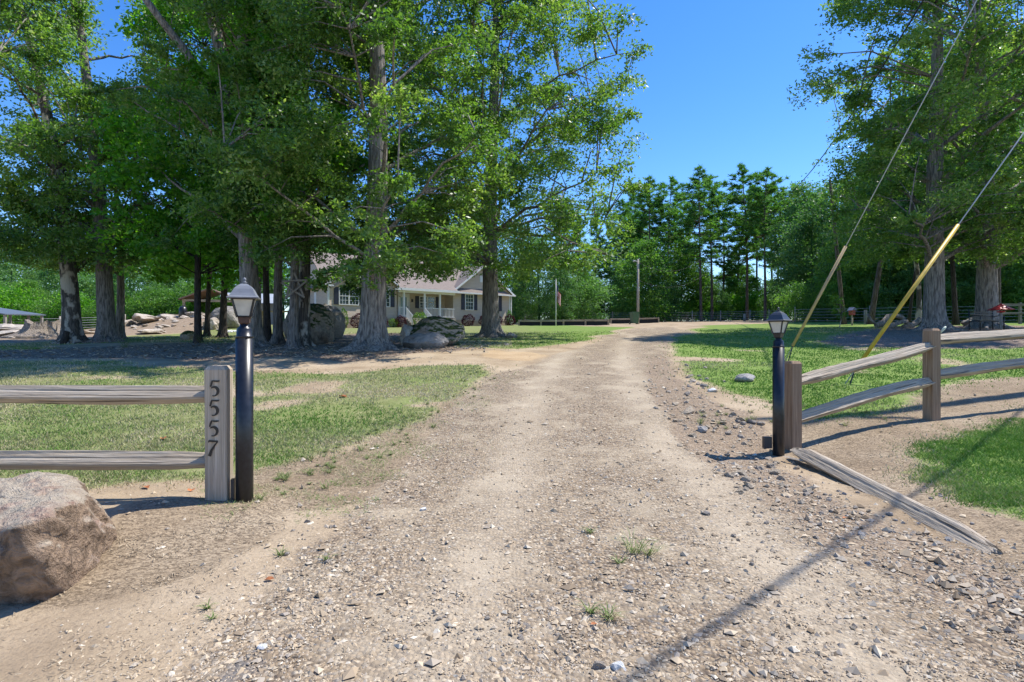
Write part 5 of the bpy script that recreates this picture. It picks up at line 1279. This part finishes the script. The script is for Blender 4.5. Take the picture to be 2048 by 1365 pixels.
low_fence([(gx(p_, d_), d_) for p_, d_ in ((1222, 60), (1262, 60), (1317, 60))], .55, 'low timber edged wall behind the utility pole')
# utility pole, bin, flagpole
M_POLEW = barkmat('pole_wood', (.28, .25, .21), (.50, .46, .40), .8)
d_ = 50; x = gx(1276, d_); z = G(x, d_); up = empty('utility_pole', (x, d_, z), 0, 'slim grey wooden utility pole at the end of the driveway', 'utility pole')
hh = W(0, 518, d_).z - z
MB().tube([(0, 0, -.5), (0, 0, hh)], [.13, .09], 10).build('pole', M_POLEW, up)
mb = MB(); mb.box((-.10, -.20, hh - .9), (.06, -.10, hh - .45)); mb.build('meter_box', simple('meter_grey', (.35, .36, .36), .5), up)
mb = MB(); mb.tube([(0, -.1, hh - .3), (-.35, -.2, hh - .15)], .03, 6); mb.lathe([(.05, hh - .28), (.13, hh - .2), (.02, hh - .12)], 10, Matrix.Translation((-.4, -.2, 0))); mb.build('yard_light', simple('light_grey_metal', (.4, .41, .42), .5), up)
M_BIN = simple('green_bin_plastic', (.05, .12, .06), .5)
x = gx(1269, 49.2); wb = empty('wheelie_bin', (x, 49.2, G(x, 49.2)), .2, 'green rubbish bin left of the slim utility pole', 'bin')
mb = MB(); mb.add([(-.24, -.28, .08), (.24, -.28, .08), (.24, .28, .08), (-.24, .28, .08), (-.30, -.36, .98), (.30, -.36, .98), (.30, .36, .98), (-.30, .36, .98)], [(0, 3, 2, 1), (4, 5, 6, 7), (0, 1, 5, 4), (1, 2, 6, 5), (2, 3, 7, 6), (3, 0, 4, 7)]); mb.build('body', M_BIN, wb)
mb = MB(); mb.box((-.32, -.39, .985), (.32, .38, 1.06)); mb.box((-.26, .38, .95), (.26, .44, 1.0)); mb.build('lid', M_BIN, wb)
for s_ in (-1, 1):
    mb = MB(); mb.tube([(s_ * .30 - .03, .3, .12), (s_ * .30 + .03, .3, .12)], .12, 12); mb.build('wheel', M_BLACK, wb)
d_ = 46; x = gx(1112, d_); z = G(x, d_); fp = empty('flagpole', (x, d_, z), 0, 'thin white flagpole standing before the low timber wall', 'flagpole')
hh = W(0, 560, d_).z - z; MB().tube([(0, 0, -.3), (0, 0, hh)], [.04, .022], 8).build('pole', M_WHITE, fp); MB().lathe([(.01, hh), (.05, hh + .05), (.01, hh + .1)], 8).build('finial', M_WHITE, fp)
fl = empty('flag', (x, d_, z), 0, 'striped red and white flag with blue canton hanging limp from the flagpole', 'flag')
M_FR = simple('flag_red', (.55, .03, .05), .7, .1); M_FW = simple('flag_white', (.75, .74, .72), .7, .05); M_FB = simple('flag_blue', (.03, .05, .20), .7, .1)
mb = MB(); nu, nv = 18, 13
def flagp(u, v):          # u along fly, v along hoist
    return (.05 + .32 * u + .05 * math.sin(u * 9 + v), .10 * math.sin(u * 14 + v * 2), hh - .35 - v * .95 - u * (.95 + .15 * v))
for j in range(nv):
    for i in range(nu):
        u0, u1, v0, v1 = i / nu, (i + 1) / nu, j / nv, (j + 1) / nv
        mb.cur = 2 if (j < 7 and i < 7) else (0 if j % 2 == 0 else 1)
        mb.add([flagp(u0, v0), flagp(u1, v0), flagp(u1, v1), flagp(u0, v1)], [(0, 1, 2, 3)], True)
cl_ = mb.build('cloth', (M_FR, M_FW, M_FB), fl)
mb = MB()
for j in range(5):
    for i in range(5):
        u, v = (i + .5 + .3 * (j % 2)) * .39 / 5.4, (j + .6) * .54 / 5.6; p = Vector(flagp(u, v)) + Vector((0, -.012, 0)); s_ = .018
        mb.add([p + Vector((math.cos(a_) * (s_ if k % 2 == 0 else s_ * .45), 0, math.sin(a_) * (s_ if k % 2 == 0 else s_ * .45))) for k, a_ in enumerate([math.pi / 2 + math.pi * q_ / 5 for q_ in range(10)])], [list(range(10))])
mb.build('star', M_FW, fl)['kind'] = 'stuff'
# ------------------------------------------------------------------ wire fences
M_WIRE = simple('galvanised_wire', (.42, .43, .43), .5, .1)
def wire_fence(pts, hgt, nw, lab, wr=.011, every=3.0, postm=None, grp='wire fences round the lawn'):
    root = Vector((*pts[0], G(*pts[0]))); t = empty('wire_fence', root, 0, lab, 'wire fence', grp); ps = []
    for (a, b) in zip(pts, pts[1:]):
        n = max(1, int(math.dist(a, b) / every))
        ps += [(a[0] + (b[0] - a[0]) * k / n, a[1] + (b[1] - a[1]) * k / n) for k in range(n)]
    ps.append(pts[-1]); P3 = [Vector((*p, G(*p))) - root for p in ps]
    me = None
    for p in P3:
        if me is None:
            mb = MB(); mb.tube([(0, 0, -.3), (0, 0, hgt + .1)], .055, 8); me = mb.mesh('post'); me.materials.append(postm or M_POLEW)
        o = bpy.data.objects.new('post', me); COL.objects.link(o); o.parent = t; o.location = p
    for k in range(nw):
        mb = MB(); mb.tube([p + Vector((0, -.06, hgt * (k + .6) / nw)) for p in P3], wr, 4, smooth=False); mb.build('wire', M_WIRE, t)
wire_fence([(gx(1050, 66), 66), (gx(1225, 68), 68), (gx(1330, 70), 70), (gx(1500, 66), 66), (gx(1580, 60), 60)], 1.2, 6, 'wire fence running in front of the pine row')
wire_fence([(gx(1590, 47), 47), (gx(1740, 42), 42), (gx(1850, 39), 39), (gx(2120, 36), 36)], 1.15, 5, 'wire fence along the dark woods on the right')
wire_fence([(gx(-60, 40), 40), (gx(120, 42), 42), (gx(250, 44), 44)], 1.1, 6, 'wire fence behind the left pair of trunks')
def wood_post(px, d, topy, wpx, lab, m=None):
    x = gx(px, d); z = G(x, d); mb = MB(); r = wpx / 2 / F * d; hh = W(0, topy, d).z - z
    mb.lathe([(r, -.3), (r, hh - .04), (r * .75, hh)], 10); o = mb.build('wooden_post', m or M_POLEW); o.location = (x, d, z); return tag(o, lab, 'post')
wood_post(1731, 37, 620, 6, 'grey wooden post standing left of the driftwood')
wood_post(1489, 66, 628, 5, 'stout corner post of the far wire fence beside the lamp post')
# birdhouse
d_ = 34; x = gx(1704, d_); z = G(x, d_); bh = empty('birdhouse', (x, d_, z), .3, 'small birdhouse with a reddish end on a wooden post', 'birdhouse')
hh = W(0, 630, d_).z - z; MB().tube([(0, 0, -.3), (0, 0, hh)], .055, 6).build('post', M_TIMBER, bh)
mb = MB(); mb.box((-.12, -.12, hh), (.12, .12, hh + .28)); mb.build('box', simple('red_paint', (.35, .06, .04), .6), bh)
mb = MB(); mb.prism([(-.2, hh + .27), (.2, hh + .27), (0, hh + .46)], -.2, .2); mb.build('roof', simple('blue_grey_paint', (.12, .13, .2), .5), bh)
mb = MB(); mb.tube([(0, -.13, hh + .15), (0, -.118, hh + .15)], .035, 10); mb.build('entrance_hole', M_BLACK, bh)
# sapling
d_ = 30.5; x = gx(1679, d_); ms = tree_meshes(501, 2.0, .025, .6, .42, 16, 420, leaf=(.12, .07), nl=5, flare=0, cs=.18, trunk_top=.95)
tree_at(ms, BK_MOTT, LF_LIME, x, d_, 0, 'young sapling with sparse bright leaves on the lawn left of the birdhouse', 'sapling')
# driftwood log
M_DRIFT = barkmat('driftwood', (.16, .14, .125), (.42, .38, .34), .9)
d_ = 30; x = gx(1800, d_); dw = empty('driftwood', (x, d_, G(x, d_)), 0, 'twisted grey driftwood branches piled on mulch left of the big right oak', 'driftwood')
def dpt(px, py, off=0): p = W(px, py, d_ + off); return (p.x - x, off, p.z - G(x, d_))
for k, (pp, rr_) in enumerate([([(1752, 652, 0), (1766, 646, 0), (1776, 634, .1), (1790, 631, .1), (1803, 634, 0), (1814, 646, -.1), (1822, 654, -.2)], .16),
        ([(1773, 658, -.5), (1786, 650, -.45), (1800, 645, -.4), (1814, 642, -.3)], .13), ([(1806, 656, -.2), (1820, 652, 0), (1832, 646, .1), (1840, 637, .2)], .17),
        ([(1735, 628, 0), (1742, 640, 0), (1754, 650, 0)], .07), ([(1768, 655, -.3), (1790, 657, -.2), (1812, 657, -.1)], .12)]):
    mb = MB(); mb.tube([dpt(*p) for p in pp], [rr_ * (1 - .4 * i / len(pp)) for i in range(len(pp))], 10, fn=lambda i, th: 1 + .12 * math.sin(3 * th + i)); mb.build('branch', M_DRIFT, dw)
# bench round the far right oak, red feeder, rail fence behind
d_ = 26.5; x = gx(1975, d_); bn = empty('iron_bench', (x, d_, G(x, d_)), .15, 'black iron bench in front of the far right oak', 'bench')
for k in range(4):
    mb = MB(); mb.box((-.62, .30 - .0, .50 + .11 * k), (.62, .33, .545 + .11 * k)); mb.build('back_slat', M_BLACK, bn)
for k in range(5):
    mb = MB(); mb.box((-.62, -.22 + .10 * k, .42), (.62, -.15 + .10 * k, .45)); mb.build('seat_slat', M_BLACK, bn)
for s_ in (-1, 1):
    mb = MB(); mb.tube([(s_ * .64, -.22, -.05), (s_ * .64, -.22, .42), (s_ * .64, -.24, .64), (s_ * .64, .0, .68), (s_ * .64, .31, .64)], .022, 6); mb.tube([(s_ * .64, .31, -.05), (s_ * .64, .33, .98)], .022, 6); mb.tube([(s_ * .64, -.22, .42), (s_ * .64, .31, .42)], .02, 6); mb.build('end_frame', M_BLACK, bn)
d_ = 26; x = gx(2002, d_); z = G(x, d_); rf_ = empty('bird_feeder', (x, d_, z), 0, 'red roofed feeder on a pale post beside the bench', 'bird feeder')
hh = W(0, 620, d_).z - z; MB().tube([(0, 0, -.3), (0, 0, hh)], .055, 8).build('post', M_POLEW, rf_)
M_RED = simple('red_plastic', (.55, .03, .04), .4, .1)
mb = MB(); mb.lathe([(.47, hh), (.50, hh + .02), (.30, hh + .12), (.06, hh + .26), (.02, hh + .30)], 8, smooth=False); mb.build('canopy', M_RED, rf_)
mb = MB(); mb.lathe([(.04, hh - .12), (.16, hh - .1), (.17, hh - .06), (.04, hh - .05)], 10); mb.build('tray', M_RED, rf_)
t = empty('rail_fence', (gx(2010, 33), 33, G(gx(2010, 33), 33)), 0, 'grey rail fence in the shade behind the bench oak', 'fence')
for k in range(4):
    a = gx(1985, 33) - gx(2010, 33) + k * 1.6; mb = MB(); mb.box((a - .06, -.06, -.3), (a + .06, .06, 1.25)); mb.build('post', M_GWOOD, t)
for k in range(2):
    mb = MB(); mb.box((gx(1985, 33) - gx(2010, 33), -.10, .55 + .5 * k), (gx(1985, 33) - gx(2010, 33) + 4.8, -.065, .68 + .5 * k)); mb.build('rail', M_GWOOD, t)
pxrock('rock', 1945, 653, 46, 16, 31, M_RGREY, 'flat grey stone between the two right hand oaks', 71, cat='rock', sub=3)
# ------------------------------------------------------------------ guy wires, roadside pole and overhead lines (pole stands out of view on the right)
def line(name, pts, r, m, lab, cat, n=5):
    a = Vector(pts[0]); mb = MB(); mb.tube([Vector(p) - a for p in pts], r, n); o = mb.build(name, m); o.location = a; return tag(o, lab, cat) if lab else o
PX, PY = 12.1, 10.9; pz = G(PX, PY)
rp = empty('roadside_pole', (PX, PY, pz), 0, 'roadside utility pole beyond the right border that holds the guy wires', 'utility pole')
MB().tube([(0, 0, -.5), (0, 0, 14.4)], [.17, .11], 12).build('pole', M_POLEW, rp)
mb = MB(); mb.box((-1.1, -.06, 13.3), (1.1, .06, 13.45)); mb.build('crossarm', M_POLEW, rp)
M_GTAN = simple('tan_guard', (.42, .30, .15), .6, .12, 8); M_GYEL = simple('yellow_guard', (.50, .34, .03), .5, .15, 8)
def guy(px, py, d, gpx, gpy, top, gm, lab):
    a = W(px, py, d); a.z = G(a.x, a.y); t_ = Vector(top)
    g1 = None; best = 9
    for k in range(1, 400):
        p = a.lerp(t_, k / 400); yy_ = 682 - (p.z - CAMH) / p.y * F
        if abs(yy_ - gpy) < best: best = abs(yy_ - gpy); g1 = k / 400
    g = empty('guy_wire', a, 0, lab, 'guy wire', 'guy wires')
    D = t_ - a
    MB().tube([(0, 0, 0), D], .012, 6).build('cable', M_WIRE, g)
    MB().tube([D * .03, D * (g1 if g1 else .2)], .035, 10).build('guard', gm, g)
    MB().tube([(-.05 * D.x / D.length, 0, -.4), D * .03], .014, 6).build('anchor_rod', M_BLACK, g)
guy(1569, 704, 14.5, 1688, 492, (PX, PY, CAMH - (-627 - 682) / F * PY), M_GTAN, 'guy wire with tan guard rising behind the small lamp post')
guy(1690, 750, 10.6, 1910, 450, (PX, PY, CAMH - (-71 - 682) / F * PY), M_GYEL, 'guy wire with yellow guard rising behind the brown fence')
def sag(a, b, s, n=14): a, b = Vector(a), Vector(b); return [a.lerp(b, i / n) - Vector((0, 0, s * 4 * (i / n) * (1 - i / n))) for i in range(n + 1)]
M_CABLE = simple('black_cable', (.015, .015, .016), .6)
fx, fy = gx(1530, 93), 93
line('overhead_wire', sag((PX - .6, PY, pz + 13.5), (fx, fy, CAMH - (405 - 682) / F * fy), 3.2), .034, M_CABLE, 'thin dark overhead wire crossing the sky in front of the right oak', 'wire')
stick(1530, 93, 1530, 402, 3, M_POLEW, 'pole among the pines that takes the overhead wire', 'line_pole')
line('service_wire', sag(W(1276, 524, 50), W(1400, 520, 62), 1.0), .010, M_CABLE, 'slack wire from the slim utility pole to the pines', 'wire')
line('service_wire', sag(W(1277, 560, 50), W(1410, 548, 62), 1.0), .009, M_CABLE, 'lower slack wire from the slim utility pole to the pines', 'wire')
# bundled telephone cable along the road: its shadow falls across the gravel
hgt_ = 7.4; off = hgt_ / math.tan(SUN_EL)
def up_(px, py, s): 
    x_, y_ = P(px, py); return Vector((x_ + SUN_DIR2.x * off, y_ + SUN_DIR2.y * off, G(x_, y_) + hgt_))
c1, c2 = up_(1262, 1362, 0), up_(1868, 962, 0); dd = (c2 - c1); dd.z = 0
line('cable_bundle', [c1 - dd * 4, c1 - dd, c1, c2, c2 + dd * .9, c2 + dd * 2], .022, M_CABLE, 'thick bundled cable overhead whose shadow crosses the gravel', 'cable', 8)
# ------------------------------------------------------------------ far left: shed, pavilion, garage, stump
M_TIN = simple('tin_roof', (.34, .37, .40), .45, .15, 4); M_BROWNR = simple('brown_roof', (.26, .17, .12), .8, .25, 4)
d_ = 40; x = gx(-20, d_); z = G(x, d_); sh_ = empty('open_shed', (x, d_, z), 0, 'open shed with low tin roof at the left border', 'shed')
xr = gx(50, d_) - x; xl = gx(-90, d_) - x; hl, hr = W(0, 612, d_).z - z, W(0, 632, d_).z - z
mb = MB(); mb.add([(xl, -1.6, hl + .05), (xr, -1.6, hr), (xr, 1.8, hr + .1), (xl, 1.8, hl + .15), (xl, -1.6, hl + .13), (xr, -1.6, hr + .08), (xr, 1.8, hr + .18), (xl, 1.8, hl + .23)], [(0, 3, 2, 1), (4, 5, 6, 7), (0, 1, 5, 4), (1, 2, 6, 5), (2, 3, 7, 6), (3, 0, 4, 7)]); mb.build('roof', simple('dark_tin', (.10, .12, .14), .5), sh_)
for xx in (xr - .15, xr - 1.1, 0, xl + .3):
    for yy_ in (-1.4, 1.6):
        mb = MB(); mb.box((xx - .07, yy_ - .07, -.3), (xx + .07, yy_ + .07, hr + (xr - xx) / (xr - xl) * (hl - hr) + .06)); mb.build('post', M_POLEW, sh_)
d_ = 46; x = gx(432, d_); z = G(x, d_); pv = empty('pavilion', (x, d_, z), .25, 'open timber pavilion with brown gabled roof behind the rock pile', 'pavilion')
ze, zr = W(0, 604, d_).z - z, W(0, 583, d_).z - z
mb = MB()
for s_ in (-1, 1):
    vs = [(s_ * 2.1, -2.2, ze), (0, -2.2, zr), (0, 2.4, zr), (s_ * 2.1, 2.4, ze)]; vs += [(a, b, c + .1) for a, b, c in vs]
    mb.add(vs, [(0, 1, 2, 3), (7, 6, 5, 4), (0, 4, 5, 1), (1, 5, 6, 2), (2, 6, 7, 3), (3, 7, 4, 0)])
mb.build('roof', M_BROWNR, pv)
for xx in (-1.8, 1.8):
    for yy_ in (-1.9, 2.1):
        mb = MB(); mb.box((xx - .09, yy_ - .09, -.4), (xx + .09, yy_ + .09, ze + .1)); mb.build('post', M_TIMBER, pv)
mb = MB(); mb.box((-1.9, -2.0, ze - .12), (1.9, -1.85, ze + .06)); mb.build('beam', M_TIMBER, pv)
for xx in (-.9, 0, .9):
    mb = MB(); mb.box((xx - .05, -2.0, ze + .06), (xx + .05, -1.9, ze + .06 + (zr - ze) * (1 - abs(xx) / 2.1) * .9)); mb.build('truss_strut', M_TIMBER, pv)
d_ = 50; x = gx(515, d_); z = G(x, d_); gb = empty('outbuilding', (x, d_, z), .35, 'grey outbuilding with metal roof seen behind the lamp post oak', 'outbuilding')
hh = W(0, 608, d_).z - z; M_GSID = simple('grey_siding', (.32, .34, .35), .7, .08)
mb = MB(); mb.box((-2.4, 0, -.8), (1.6, 4, hh)); mb.build('wall', M_GSID, gb)
mb = MB(); vs = [(-2.7, -.4, hh), (1.9, -.4, hh), (1.9, 2, hh + 1.0), (-2.7, 2, hh + 1.0)]; vs += [(a, b, c + .08) for a, b, c in vs]
mb.add(vs, [(0, 1, 2, 3), (7, 6, 5, 4), (0, 4, 5, 1), (1, 5, 6, 2), (2, 6, 7, 3), (3, 7, 4, 0)])
vs = [(-2.7, 4.4, hh), (1.9, 4.4, hh), (1.9, 2, hh + 1.0), (-2.7, 2, hh + 1.0)]; vs += [(a, b, c + .08) for a, b, c in vs]
mb.add(vs, [(0, 3, 2, 1), (7, 4, 5, 6), (0, 1, 5, 4), (1, 2, 6, 5), (2, 3, 7, 6), (3, 0, 4, 7)]); mb.build('roof', M_TIN, gb)
mb = MB(); mb.box((-1.6, -.03, -.3), (-.6, -.003, 1.7)); mb.build('door', M_WHITE, gb)
# low wooden deck / table behind the twin trunks
d_ = 30; x = gx(560, d_); z = G(x, d_); tb_ = empty('picnic_table', (x, d_, z), .2, 'pale wooden table with slanted leg behind the twin trunks', 'table')
hh = W(0, 622, d_).z - z
for k in range(4):
    mb = MB(); mb.box((-1.1, -.42 + .21 * k, hh - .05), (1.1, -.23 + .21 * k, hh)); mb.build('plank', M_TIMBER, tb_)
for xx in (-.9, .9):
    for s_ in (-1, 1):
        mb = MB(); mb.tube([(xx, s_ * .65, -.05), (xx, s_ * .15, hh - .05)], .06, 4, smooth=False); mb.build('leg', M_TIMBER, tb_)
# storage by the pile
d_ = 43; x = gx(352, d_); z = G(x, d_); cr = empty('wooden_crate', (x, d_, z), .1, 'low wooden planter crate on top of the rock pile', 'crate')
for k in range(3):
    mb = MB(); mb.box((-.55, -.35, .22 * k), (.55, -.31, .22 * k + .19)); mb.build('board', M_TIMBER, cr)
    mb = MB(); mb.box((-.55, .31, .22 * k), (.55, .35, .22 * k + .19)); mb.build('board', M_TIMBER, cr)
for xx in (-.57, .53):
    mb = MB(); mb.box((xx, -.35, 0), (xx + .04, .35, .66)); mb.build('end_board', M_TIMBER, cr)
x = gx(366, 42.2); o = MB().lathe([(.24, 0), (.29, .3), (.29, .6), (.24, .9), (.20, .92), (.10, 1.0)], 16).build('barrel', M_BLACK); o.location = (x, 42.2, G(x, 42.2)); tag(o, 'black barrel standing beside the wooden crate on the rock pile', 'barrel')
# stump
M_STUMP = barkmat('stump_wood', (.14, .11, .09), (.42, .36, .30), 1.5)
d_ = 31.2; x = gx(88, d_); z = G(x, d_); zs_ = [-.3, 0, .15, .4, .65, .8]; r5 = random.Random(2); top_j = [r5.uniform(-.14, .14) for _ in range(28)]
mb = MB(); vs = []
for i, zq in enumerate(zs_):
    for k in range(28):
        th = 2 * math.pi * k / 28; r = .72 * (1 + 1.0 * math.exp(-max(0, zq) / .22)) * (1 + .22 * math.exp(-max(0, zq) / .5) * math.cos(5 * th + 1) + .08 * math.sin(11 * th))
        vs.append((math.cos(th) * r, math.sin(th) * r, zq + (top_j[k] if i == 5 else 0)))
vs.append((0, 0, .45)); fs = [(i * 28 + k, i * 28 + (k + 1) % 28, (i + 1) * 28 + (k + 1) % 28, (i + 1) * 28 + k) for i in range(5) for k in range(28)] + [(140 + k, 140 + (k + 1) % 28, 168) for k in range(28)]
mb.add(vs, fs); o = mb.build('tree_stump', M_STUMP); o.location = (x, d_, z); tag(o, 'wide weathered tree stump with torn top at the far left', 'tree stump')
# dead branch left of the mottled trunk, and the small stump at its foot
x, y = gx(122, 29), 29; mb = MB(); mb.tube([(0, 0, 0), (-.25, 0, .35), (-.55, .1, .62), (-.9, .1, .75)], [.06, .05, .035, .01], 6); mb.tube([(-.25, 0, .35), (-.2, 0, .8)], [.035, .012], 6)
o = mb.build('dead_branch', M_DRIFT); o.location = (x, y, G(x, y)); tag(o, 'pale dead branch sticking up left of the mottled trunk', 'branch')
x, y = gx(128, 25.2), 25.2; mb = MB(); mb.tube([(0, 0, -.1), (.03, 0, .25), (.12, 0, .55)], [.20, .13, .12], 10); o = mb.build('small_stump', BK_DARK); o.location = (x, y, G(x, y)); tag(o, 'short dark stump at the left foot of the mottled trunk', 'tree stump')
# straw bundle at the slender dark tree
weed(404, 686, .8, 90, 'pale straw gathered round the foot of the slender dark tree')
# exposed roots and fallen sticks under the grove
for i in range(40):
    px, py = 420 + 560 * r_.random(), 692 + 16 * r_.random(); x, y = P(px, py); z = G(x, y); a = r_.random() * 3.14; L = .25 + .5 * r_.random()
    mb = MB(); mb.tube([(0, 0, .02), (math.cos(a) * L * .5, math.sin(a) * L * .5, .05 + .06 * r_.random()), (math.cos(a) * L, math.sin(a) * L, .02)], [.018, .014, .006], 5)
    o = mb.build('fallen_stick', M_DRIFT); o.location = (x, y, z); tag(o, 'grey fallen stick on the litter under the left trees', 'stick', 'fallen sticks')
